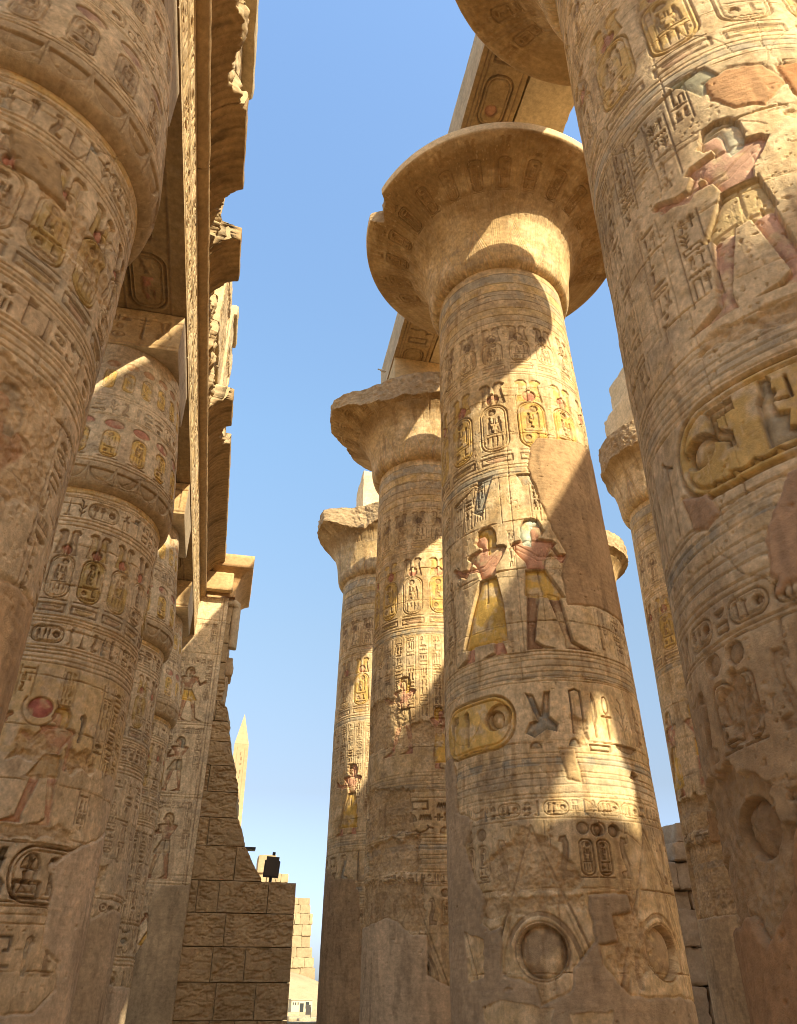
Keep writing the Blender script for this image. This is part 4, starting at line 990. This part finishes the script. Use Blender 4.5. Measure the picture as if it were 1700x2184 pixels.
# torus roll
def torus_roll(ya, yb, seed, label):
    pr = [(-1.93 + .2 * math.cos(a), 15.42 + .19 * math.sin(a)) for a in np.linspace(0, 2 * math.pi, 20)[:-1]]
    V, Q, C = extrude_y('', pr, ya, yb, seed, .05, (0.438, 0.295, 0.150), .02)
    return tag(tri_safe('torus_moulding', V, Q, C, M_STONE), label, 'moulding', 'round mouldings above the left beams')
torus_roll(-1.5, 9.5, 401, 'round roll moulding above the nearest stretch of the inscribed beam'); torus_roll(9.51, 19.6, 402, 'round roll moulding above the middle stretch of the inscribed beam'); torus_roll(19.61, 29.4, 403, 'round roll moulding above the far stretch, ending at the pier')
tag(block_obj('backing_course', (-4.2, -1.5, 15.22), (-1.99, 29.3, 15.66), res=.15, seed=77, rad=.01, chip=.02, col=SAND), 'plain stone course hidden behind the roll moulding', 'masonry course')
# cavetto cornice in slabs, lip broken in places
cav = [(-4.2, 15.67), (-1.93, 15.67), (-1.86, 15.9), (-1.74, 16.15), (-1.56, 16.38), (-1.36, 16.52), (-1.18, 16.58), (-1.18, 17.0), (-4.2, 17.0)]
def lipf(Y):
    return np.interp(Y, [-2, 3, 5.2, 7.9, 8.3, 8.6, 8.9, 9.0, 10.75, 10.8, 11.3, 12.0, 12.05, 13.35, 13.4, 15, 17.7, 17.8, 19.0, 19.1, 19.5, 19.9, 20.0, 29],
                     [-1.1, -1.1, -1.45, -1.4, -1.55, -1.25, -1.25, -1.0, -1.0, -1.35, -1.75, -1.75, -1.0, -1.0, -1.75, -1.85, -1.7, -1.0, -1.0, -1.5, -1.5, -1.4, -1.0, -1.0])
cuts = [-1.5, 3.4, 8.8, 12.02, 17.75, 19.95, 24.0, 28.2]
labs = ['cornice slab over the viewer', 'ragged cornice slab with a bitten edge near the top of the view', 'cornice slab with a squared end, second from the top of the view', 'cornice slab reduced to a jagged stump in the middle', 'small clean-edged cornice slab with a notch beyond it', 'long straight cornice slab, nearer half', 'long straight cornice slab, far half beside the corner block']
for k_ in range(7):
    V, Q, C = extrude_y('', cav, cuts[k_] + .006, cuts[k_ + 1] - .006, 410 + k_, .045, (0.418, 0.276, 0.133), .025, lipf, .035)
    tag(tri_safe('cornice_slab', V, Q, C, M_STONE), labs[k_], 'cornice', 'cornice slabs on the left')
# corner cornice block
def corner_cornice():
    lv = [(15.35, 0), (15.7, .03), (16.0, .1), (16.25, .25), (16.38, .42), (16.42, .58), (16.95, .6)]
    V = []; n = 40
    zz = []; oo = []
    for (z0, o0), (z1, o1) in zip(lv[:-1], lv[1:]):
        for t in np.linspace(0, 1, 5)[:-1]: zz.append(z0 + (z1 - z0) * t); oo.append(o0 + (o1 - o0) * t)
    zz += [16.95, 16.96]; oo += [.6, -.6]
    per = 120
    for z, o in zip(zz, oo):
        x0, x1, y0, y1 = -1.85, -.62 + o, 28.35 - o, 31.5
        L = [(x0, y1), (x0, y0), (x1, y0), (x1, y1), (x0, y1)]
        d = [0]; 
        for a_, b_ in zip(L[:-1], L[1:]): d.append(d[-1] + math.dist(a_, b_))
        for t in np.linspace(0, d[-1], per + 1)[:-1]: V.append((np.interp(t, d, [p[0] for p in L]), np.interp(t, d, [p[1] for p in L]), z))
    V = np.array(V); nz = fb3(V, .3, 4); V[:, 0] += .012 * nz; V[:, 1] += .012 * nz
    C = np.array((0.488, 0.305, 0.146)) * (1 + .25 * nz[:, None])
    org = np.array((-.9, 29.5, 15.35)); o = mesh_obj('corner_cornice', V - org, gridq(len(zz), per, True), C, M_STONE); o.location = org
    tag(o, 'big overhanging cornice block jutting into the sky above the wall corner', 'cornice')
corner_cornice()
tag(block_obj('carved_stub', (-1.9, 27.9, 15.4), (-.75, 28.2, 16.2), res=.05, seed=432, rad=.06, chip=.12, col=(0.533, 0.361, 0.177), rough=.03), 'small orange carved stub under the big corner cornice', 'stone block')
# clerestory piers above
for k_, (ya, yb, za, zb, xf, lb) in enumerate([(1.2, 4.6, 17.02, 21.3, -1.75, 'clerestory pier over the viewer'), (5.6, 8.4, 17.02, 22.2, -1.72, 'tall clerestory pier near the top edge'), (9.3, 12.2, 17.02, 21.4, -1.72, 'clerestory pier with a capping slab, at the upper left of the sky'),
                                         (15.2, 18.2, 17.02, 20.6, -1.66, 'pale clerestory pier above the jagged cornice'), (18.3, 20.9, 17.02, 20.9, -1.6, 'taller pale clerestory pier above the small slab'), (21.8, 24.2, 17.02, 19.9, -1.62, 'low clerestory pier farther along')]):
    c = Canvas(yb - ya, zb - za, .03, 500 + k_, 0, 0, lime=.7)
    c.joints(.1, .95, .03, 1.6); c.inscription(.2, yb - ya - .2, .6, 1.5, .03); c.erode([(.3, 1.8), (yb - ya - .4, 1.9), (yb - ya - .3, 2.9), (.5, 2.7)], .05)
    tag(block_obj('clerestory_pier', (-3.9, ya, za), (xf, yb, zb), res=.12, seed=500 + k_, rad=.04, chip=.25, rough=.05, col=(0.571, 0.438, 0.248), cvs={'+x': c}), lb, 'pier', 'clerestory piers above the left cornice')
for k_, (ya, yb, z0, z1, xf, lb) in enumerate([(6.6, 8.6, 22.22, 22.9, -1.35, 'dark edged slab jutting from the top of the tall pier'), (9.0, 11.6, 21.42, 22.0, -1.42, 'thin slab lying on the capped pier'), (18.6, 20.2, 20.92, 21.4, -1.5, 'flat slab on the taller pale pier')]):
    tag(block_obj('roof_or_shade_slab', (-3.9, ya, z0), (xf, yb, z1), res=.1, seed=530 + k_, rad=.04, chip=.3, rough=.05, col=(0.523, 0.400, 0.231)), lb, 'slab', 'roof slab remains on the left')

# ------------------------------------------------------------ carved wall pier and rough wall
YP = 28.4
def pier():
    w, h = 3.5, 15.3
    c = Canvas(w, h, .02, 601, 0, 0, lime=.75); c.paler(.35, (.60, .47, .33))
    c.vband(w - .16, 0, h, .03, .03); c.vband(w - .26, 0, h, .02, .02)
    for z in (14.3, 12.9, 10.25, 10.15, 7.75, 7.65, 5.05, 4.95): c.band(z, .03, .03)
    for i, (z0, hh) in enumerate([(12.95, 1.2), (10.3, 2.4), (7.85, 2.2), (5.1, 2.4), (2.5, 2.3)]):
        if i: c.figure(w - 1.0, z0, hh * .86, -1 if i != 1 else 1, 'short', [WHITE, YEL, (0.476, 0.400, 0.266)][i % 3], (0.438, 0.257, 0.150), [GREY, BROWN][i % 2], .05, arms=['offer', 'hang', 'x'][i % 3])
        for x in (3.02,): c.textcol(x, z0 + hh * .35, z0 + hh, .2, .03)
        c.textcol(2.0, z0 + hh * .45, z0 + hh, .22, .03); c.inscription(1.9, 3.2, z0 + hh * .9, z0 + hh, .025, frame=False)
        for x in (.15, .5, .85, 1.2, 1.55): c.textcol(x, z0 + hh * (.1 if x < 1 else .5), z0 + hh, .28, .03)
    c.joints(.4, 1.2, .015, 1.5); c.cracks(12); c.pits(.8)
    c.plaster([(0, 1.5), (1.6, 1.7), (1.9, 2.6), (2.4, 3.4), (2.3, 4.3), (2.6, 4.9), (3.6, 4.95), (3.6, -.1), (0, -.1)], (0.428, 0.314, 0.185), .03)
    xr = lambda z: np.interp(z, [0, 15.3], [-.88, -.84])
    def tp(V):
        V = V.copy(); k = (V[:, 0] + 4.4) / 3.5; V[:, 0] = -4.4 + k * (xr(V[:, 2]) + 4.4); return V
    V, Q, C = block((-4.4, YP, 0), (-.9, YP + 1.2, h), res=.15, col=(0.476, 0.361, 0.221), seed=601, rad=.015, chip=.03, cvs={'-y': c}, taper=tp)
    o = mesh_obj('wall_pier', V - np.array([-2.8, YP, 0]), Q, C, M_STONE); o.location = (-2.8, YP, 0)
    tag(o, 'tall flat wall pier carved with standing figures in registers, end of the bud columns', 'pier')
pier()
def rough_wall():
    prof = [(15.1, -.62), (13.3, -.62), (12.2, -.60), (11.2, -.62), (10.95, -.32), (10.0, -.15), (9.05, .06), (8.2, .33), (7.2, .42), (6.22, .78), (5.2, 1.42), (5.12, 2.58), (0, 2.62)]
    courses = [0, .95, 1.25, 2.25, 3.22, 4.18, 5.13, 6.2, 7.1, 7.95, 8.85, 9.7, 10.45, 11.2, 12.0, 12.7, 13.5, 14.3, 15.1]
    parts = []; r = random.Random(5)
    for k in range(len(courses) - 1):
        z0, z1 = courses[k], courses[k + 1]; zm = (z0 + z1) / 2
        x1 = 2.6 if zm < 5.13 else float(np.interp(zm, [p[0] for p in prof[::-1][2:]][::1], [p[1] for p in prof[::-1][2:]]))
        parts.append(block((-2.1, YP + .45, z0 - .02), (x1 - .45, YP + 2.2, z1 + .02), res=.5, seed=k, rad=.01, chip=.01, rough=.002, col=(.36, .25, .14)))
        x = -2.2
        xs = [x]
        while xs[-1] < x1 - .3: xs.append(min(x1, xs[-1] + r.choice((r.uniform(.6, 1.1), r.uniform(1.2, 2.6)))))
        xs[-1] = x1
        if len(xs) > 2 and xs[-1] - xs[-2] < .45: xs.pop(-2)
        for i in range(len(xs) - 1):
            w, h = xs[i + 1] - xs[i], z1 - z0
            if w < .15: continue
            endb = i == len(xs) - 2
            sd = 700 + k * 13 + i
            c = Canvas(w, h, .022, sd, 0, 0, lime=.1, tone=1.0)
            g_ = r.uniform(.82, 1.15); c.C = c.C * .35 + g_ * np.array((0.381, 0.253, 0.133), f32) * .65
            if zm < 11.9:
                n = c.f(r.uniform(.2, .34), 3, 4, r.uniform(1.3, 2.2), .8); rid = np.abs(n - .5) * 2
                n2 = c.f(.3, 7, 3, 1.6, .7); msk = sst(c.f(.6, 11, 2), .32, .52)
                c.H = c.H + (-.05 * (1 - sst(rid, 0, .30)) * msk - .035 * (1 - sst(np.abs(n2 - .5) * 2, 0, .22)) + .02 * c.f(.05, 8, 3)).astype(f32)
            parts.append(block((xs[i] + .004, YP + .25 + r.uniform(-.02, .02), z0 + .006), (xs[i + 1] - .006, YP + 2.4, z1 - .006), res=.16, seed=sd, rad=.022, chip=.10 if endb and zm > 5.1 else .03, rough=.02 if endb and zm > 5.1 else .010, col=(.42, .30, .17), cvs={'-y': c}))
            if endb and zm > 5.1:
                Vb, Qb, Cb = parts[-1]; Vb = Vb.copy(); t_ = (Vb[:, 0] - xs[i]) / w
                pz_ = [p[0] for p in prof[::-1][2:]]; px2 = [p[1] for p in prof[::-1][2:]]
                xr_ = np.interp(Vb[:, 2], pz_, px2) + .16 * fb3(Vb * np.array([0, .6, 1]), .5, 771, 3) - .02
                Vb[:, 0] = xs[i] + t_ * (xr_ - xs[i]); parts[-1] = (Vb, Qb, Cb)
    V, Q, C = merge(parts); org = np.array([.5, YP + .25, 0])
    o = mesh_obj('unfinished_wall', V - org, Q, C, M_ROUGH); o.location = org
    tag(o, 'brown wall of rough-dressed blocks with a stepped broken edge against the sky', 'wall')
rough_wall()
# corner roll moulding (horizontal + vertical) on the wall
def tube(name, pts, rad, seg=12, mat=None, col=SAND, parent=None, org=None):
    V = []; C = []
    pts = [np.array(p, float) for p in pts]
    for i, p in enumerate(pts):
        d = (pts[min(i + 1, len(pts) - 1)] - pts[max(i - 1, 0)]); d /= np.linalg.norm(d)
        u = np.cross(d, (0, 0, 1) if abs(d[2]) < .9 else (0, 1, 0)); u /= np.linalg.norm(u); v = np.cross(d, u)
        for k in range(seg):
            a = 2 * math.pi * k / seg; V.append(p + rad * (u * math.cos(a) + v * math.sin(a)))
    n = len(pts); Q = gridq(n, seg, True); V = np.array(V); cs = []
    for row in (0, n - 1):
        cc = len(V) + len(cs); cs.append(pts[row]); i = np.arange(seg)
        Q = np.concatenate([Q, np.stack([row * seg + i, row * seg + (i + 1) % seg, np.full(seg, cc), np.full(seg, cc)], -1)])
    V = np.concatenate([V, np.array(cs)]); C = np.tile(np.array(col, float), (len(V), 1)) * (1 + .15 * fb3(V, .3, 3)[:, None])
    return tri_safe(name, V, Q, C, mat or M_STONE, parent, org)
def crv(a, b, n=24, j=.008):
    r = random.Random(3); return [tuple(a[q] + (b[q] - a[q]) * i / n + r.uniform(-j, j) for q in range(3)) for i in range(n + 1)]
tag(tube('corner_roll', crv((-1.85, YP + .28, 15.22), (-.62, YP + .28, 15.22)) + [(-.52, YP + .3, 15.16), (-.5, YP + .32, 15.0)] + crv((-.5, YP + .32, 14.9), (-.5, YP + .32, 13.3)), .17, 14, col=(0.476, 0.353, 0.212)), 'bent roll moulding turning down the corner of the wall', 'moulding')
for k_, (lo, hi, lb) in enumerate([((-.95, YP + .5, 12.3), (-.38, YP + 1.6, 13.1), 'orange lump of masonry under the corner roll'), ((-1.0, YP + .5, 11.2), (-.5, YP + 1.6, 12.3), 'broken stone nose sticking out lower on the corner')]):
    tag(block_obj('broken_masonry', lo, hi, res=.06, seed=640 + k_, rad=.1, chip=.3, rough=.08, col=(0.438, 0.295, 0.160)), lb, 'stone block')

# ------------------------------------------------------------ loudspeaker on the wall
M_BLK = plain_mat('black_painted_metal', (.025, .022, .018), .5, .0, .2); M_GRL = plain_mat('speaker_grille', (.085, .066, .045), .7, .2, .2)
def boxmesh(name, lo, hi, mat, parent=None, bev=.01, org=None):
    me = bpy.data.meshes.new(name); import bmesh
    bm = bmesh.new(); bmesh.ops.create_cube(bm, size=1.0)
    for v in bm.verts:
        v.co = Vector([(lo[i] + hi[i]) / 2 + v.co[i] * (hi[i] - lo[i]) for i in range(3)])
    if bev: bmesh.ops.bevel(bm, geom=bm.edges[:], offset=bev, segments=2, affect='EDGES', profile=.5)
    bm.to_mesh(me); bm.free(); me.materials.append(mat)
    o = bpy.data.objects.new(name, me); COL.objects.link(o)
    if parent: o.parent = parent
    return o
sp = empty('loudspeaker', (1.74, YP + .9, 5.13)); tag(sp, 'flat black loudspeaker on a short post standing on the rough wall', 'loudspeaker')
boxmesh('housing', (-.27, -.09, .22), (0.257, 0.085, 0.750), M_BLK, sp, .015); boxmesh('grille', (-.22, -.10, .27), (.22, -.085, .87), M_GRL, sp, .004)
boxmesh('post', (-.05, .0, -.02), (.05, .08, .24), M_BLK, sp, .005); boxmesh('top_bracket', (-.05, -.02, .925), (.05, .07, 1.03), M_BLK, sp, .005)
cb = tube('cable', [(.0, .1, .6), (.1, .14, .3), (.22, .2, .06), (.5, .25, .02)], .012, 6, M_BLK, (.1, .1, .1), sp, (0, 0, 0)); cb.location = (0, 0, 0)
sp.rotation_euler = (0, math.radians(4), math.radians(-8))
tag(boxmesh('floodlight', (.75, YP + .7, 6.19), (1.15, YP + 1.1, 6.27), M_BLK, None, .01), 'low dark lamp housing lying on a step of the rough wall', 'lamp')
# wire bracket on the second-row block
wb = tube('wire_bracket', [(13.75, 20.4, 22.85), (13.8, 20.4, 23.35), (13.62, 20.4, 23.6), (14.0, 20.4, 23.55), (13.95, 20.4, 23.2)], .025, 6, M_BLK, (0.285, 0.285, 0.266)); tag(wb, 'thin metal bracket sticking up from the blocks of the rimless capital', 'bracket')
# pigeon on the third capital
def pigeon(x, y, z):
    pts = [(0, 0, .05, .015), (.05, 0, .075, .05), (.13, 0, .11, .065), (.2, 0, .16, .045), (.23, 0, .2, .032), (.25, 0, .215, .03), (.29, 0, .205, .008)]
    V = []; seg = 10
    for px, py, pz, r in pts:
        for k in range(seg):
            a = 2 * math.pi * k / seg; V.append((px + .3 * r * math.sin(a), r * math.cos(a), pz + r * math.sin(a)))
    V = np.array(V); Q = gridq(len(pts), seg, True)
    C = np.tile(np.array((0.523, 0.495, 0.425)), (len(V), 1))
    o = mesh_obj('pigeon', V, Q, C, M_STONE); o.location = (x, y, z); o.rotation_euler = (0, 0, 2.6)
    tag(o, 'small pale pigeon perched on the rim of the broken third capital', 'bird')
pigeon(3.5, 18.4, 19.13)

# ------------------------------------------------------------ tumbled wall behind the right-hand gap
def rubble():
    r = random.Random(11); parts = []; z = 0.0; k = 0
    while z < 8.3:
        h = r.uniform(.65, 1.35); x = 17.6 + (0 if z < 6.3 else .9) + r.uniform(-.4, .3) - .0 * z
        if z > 7: x = 19.0
        while x < 24:
            w = r.uniform(.6, 1.9); d = r.uniform(-.35, .35)
            g = r.uniform(.85, 1.1)
            parts.append(block((x, 32 + d, z), (x + w - .03, 33.6, z + h - .02), res=.09, seed=900 + k, rad=.06, chip=.5, rough=.12, cell=.5, col=(.40 * g, .30 * g, .20 * g))); k += 1
            x += w
        z += h
    V, Q, C = merge(parts); org = np.array([20.5, 32.5, 0])
    o = mesh_obj('ruined_wall', V - org, Q, C, M_ROUGH); o.location = org
    tag(o, 'tumbled wall of big grey-brown blocks in the gap behind the right-hand columns', 'wall')
rubble()

# ------------------------------------------------------------ far things
def obelisk():
    cx, cy, top = .87, 90.6, 30.6; w = .80
    c = []
    zs = [0, 8, 16, 22, 26.85]; ws = [1.12, 1.02, .92, .86, w]
    V = []; Q = []; 
    cv = Canvas(2, 27, .12, 950, 0, 0, lime=.9)
    V, Q, C = block((-1, -1, 0), (1, 1, 26.85), res=.2, seed=950, rad=.01, chip=.02, rough=.004, col=(.35, .262, .145), colvar=.10)
    s_ = np.interp(V[:, 2], zs, ws); V[:, 0] *= s_; V[:, 1] *= s_
    cx_ = cx
    root = empty('obelisk', (cx_, cy, 0)); tag(root, 'sunlit pointed obelisk rising behind the rough wall', 'obelisk')
    # carved column of signs as geometry on the front
    mesh_obj('obelisk_shaft', V, Q, C, M_FAR, root)
    n = 24; P = []; 
    V2 = np.array([(-w, -w, 26.86), (w, -w, 26.86), (w, w, 26.86), (-w, w, 26.86), (0, 0, top)]); 
    me = bpy.data.meshes.new('pyramidion'); me.from_pydata([tuple(v) for v in V2], [], [(0, 1, 4), (1, 2, 4), (2, 3, 4), (3, 0, 4), (3, 2, 1, 0)])
    a = me.color_attributes.new('stone_colour', 'FLOAT_COLOR', 'POINT'); a.data.foreach_set('color', np.tile(np.array((.37, .28, .16, 1), f32), 5)); me.materials.append(M_FAR)
    o = bpy.data.objects.new('pyramidion', me); COL.objects.link(o); o.parent = root
    r = random.Random(4); gv = []; gq = []; z = 25.9
    while z > 14:
        for q in range(r.choice((1, 1, 2))):
            ww = r.uniform(.1, .3); hh = r.uniform(.1, .45); x = r.uniform(-.18, .18) + (q - .0) * .1; yy = -float(np.interp(z, zs, ws)) - .012
            b_ = len(gv); gv += [(x - ww / 2, yy, z), (x + ww / 2, yy, z), (x + ww / 2, yy, z - hh), (x - ww / 2, yy, z - hh)]; gq.append((b_, b_ + 1, b_ + 2, b_ + 3))
        z -= r.uniform(.45, .8)
    for sx in (-.42, .42):
        b_ = len(gv); gv += [(sx - .02, -w - .014, 26.5), (sx + .02, -w - .014, 26.5), (sx + .02, -.98, 12), (sx - .02, -.98, 12)]; gq.append((b_, b_ + 1, b_ + 2, b_ + 3))
    mesh_obj('inscription', np.array(gv), np.array(gq), np.tile(np.array((.22, .15, .08)), (len(gv), 1)), M_FAR, root, False)
obelisk()
def ruin(name, rows, y, depth, seed, label, col=(.335, .255, .150)):
    parts = []; r = random.Random(seed)
    for k, (z0, z1, x0, x1) in enumerate(rows):
        x = x0
        while x < x1 - .05:
            w = min(x1 - x, r.uniform(1.2, 4.2)) ; yj = r.uniform(-.25, .25)
            if x1 - x - w < .3: w = x1 - x
            parts.append(block((x, y + yj, z0), (x + w - .02, y + depth, z1 - .02), res=.22, seed=seed + k * 7 + int(x * 10), rad=.05, chip=.55, rough=.12, cell=.9, col=np.array(col) * r.uniform(.85, 1.1), colvar=.12)); x += w
    V, Q, C = merge(parts); org = np.array([(rows[0][2] + rows[0][3]) / 2, y, 0]); o = mesh_obj(name, V - org, Q, C, M_FAR); o.location = org
    tag(o, label, 'ruin'); return o
k0 = 200 / 70.
rows = []
for z0, z1, xr in [(0, 3, 8.3), (3, 4.2, 8.25), (4.2, 4.9, 8.12), (4.9, 5.6, 7.95), (5.6, 6.4, 7.75), (6.4, 7.2, 7.78), (7.2, 8.0, 7.85), (8.0, 8.6, 7.62), (8.6, 9.12, 7.55)]:
    rows.append((1.6 + (z0 - 1.6) * k0 if z0 > 0 else 0, 1.6 + (z1 - 1.6) * k0, 4.0 * k0, xr * k0))
ruin('far_pylon', rows, 200, 6, 960, 'sunlit yellow remnant of a pylon with a ragged right edge beyond the rough wall')
kb = 100 / 28.5
ruin('far_masonry', [(0, 1.6 + 3.5 * kb, 1.0 * kb, 2.35 * kb), (1.6 + 3.5 * kb, 1.6 + 3.78 * kb, 1.1 * kb, 2.3 * kb), (1.6 + 3.78 * kb, 1.6 + 4.35 * kb, 1.25 * kb, 1.85 * kb)], 100, 4, 980, 'low sunlit masonry peeping over the rough wall behind the loudspeaker')
# modern hut
M_HUT = plain_mat('hut_panel', (0.429, 0.390, 0.261), .7, 0, .06); M_DK = plain_mat('dark_glass', (.02, .025, .025), .25, 0, .2); M_TRIM = plain_mat('hut_trim', (0.312, 0.281, 0.189), .6, 0, .1)
kh = 170 / 60.
hx0, hx1 = 5.62 * kh, 7.0 * kh; hz0, hz1 = 1.6 - .28 * kh, 1.6 + .45 * kh
hut = empty('service_hut', ((hx0 + hx1) / 2, 170, hz0)); tag(hut, 'small beige flat-roofed hut with dark door and window far beyond the wall', 'hut')
hw = (hx1 - hx0) / 2; hh = hz1 - hz0
boxmesh('hut_wall', (-hw, 0, 0), (hw, 6, hh - .15), M_HUT, hut, .02); boxmesh('hut_roof', (-hw - .12, -.15, hh - .15), (hw + .12, 6.2, hh), M_TRIM, hut, .02)
boxmesh('door', (-.35, -.05, .02), (.35, .02, hh * .68), M_DK, hut, .01); boxmesh('window', (.7, -.05, hh * .28), (1.35, .02, hh * .78), M_DK, hut, .01)
for x in (-1.7, -1.25, -.8): boxmesh('window', (x, -.04, hh * .55), (x + .18, .02, hh * .75), M_DK, hut, .005)
sign = empty('sign_board', (16.9, 150, 0)); tag(sign, 'small dark board on a post in front of the hut', 'sign')
boxmesh('board', (-.45, -.04, .55), (.35, .04, 1.95), M_BLK, sign, .01); boxmesh('post', (.35, -.03, 0), (.43, .03, 1.6), M_BLK, sign, .01)

def terrain(name, x0, x1, y0, y1, fz, res, col, seed, label=None, kind='structure'):
    xs = np.arange(x0, x1 + res, res); ys = np.arange(y0, y1 + res, res); Xg, Yg = np.meshgrid(xs, ys)
    G = np.stack([Xg, Yg, 0 * Xg], -1).reshape(-1, 3); n = fb3(G, 6, seed, 4).reshape(Xg.shape)
    Z = fz(Xg, Yg) + n * .25
    C = np.array(col) * (1 + .12 * n)[..., None]
    org = np.array([(x0 + x1) / 2, (y0 + y1) / 2, 0]); o = mesh_obj(name, np.stack([Xg, Yg, Z], -1).reshape(-1, 3) - org, gridq(*Xg.shape), C.reshape(-1, 3), M_FAR); o.location = org
    o['kind'] = kind; return o
def mound(X, Y): return 8.9 * np.exp(-((X - 14) / 17.6) ** 2) * sst(Y, 177, 196) * (1 - sst(Y, 240, 300)) - .3
terrain('sand_mound', -60, 70, 172, 300, mound, 1.2, (.335, .255, .150), 31)
# scattered rubble near the hut
r_ = random.Random(8)
for k_ in range(14):
    y_ = r_.uniform(34, 90); x_ = y_ * r_.uniform(.088, .125); s_ = r_.uniform(.25, .55) * (1 + y_ / 90)
    o = block_obj('loose_block', (x_ - s_, y_ - s_, -.1), (x_ + s_ * r_.uniform(.8, 1.4), y_ + s_, s_ * r_.uniform(.8, 1.5)), res=.08, seed=1000 + k_, rad=.08, chip=.3, rough=.06, mat=M_ROUGH, col=(0.390, 0.312, 0.196))
    tag(o, 'loose stone block on the open ground between the rough wall and the columns', 'stone block', 'loose blocks on the open ground')
tag(block_obj('stone_sill', (2.9, 33, -.1), (5.6, 34.2, 1.15), res=.08, seed=1100, rad=.06, chip=.2, rough=.05, mat=M_ROUGH, col=(0.351, 0.273, 0.174)), 'low rounded masonry sill at the bottom of the gap between wall and columns', 'wall')

# ground: one sheet to the horizon
def ground():
    a = np.concatenate([-np.geomspace(3000, 40, 14), np.linspace(-36, 60, 97), np.geomspace(64, 3000, 16)])
    Xg, Yg = np.meshgrid(a, a); G = np.stack([Xg, Yg, 0 * Xg], -1).reshape(-1, 3); n = fb3(G, 5, 71, 4).reshape(Xg.shape)
    Z = n * .03 * (np.abs(Xg) < 400); C = np.array((0.60, 0.45, 0.27)) * (1 + .15 * n)[..., None]
    o = mesh_obj('ground', np.stack([Xg, Yg, Z - .01], -1).reshape(-1, 3), gridq(*Xg.shape), C.reshape(-1, 3), M_FAR); o['kind'] = 'structure'
ground()
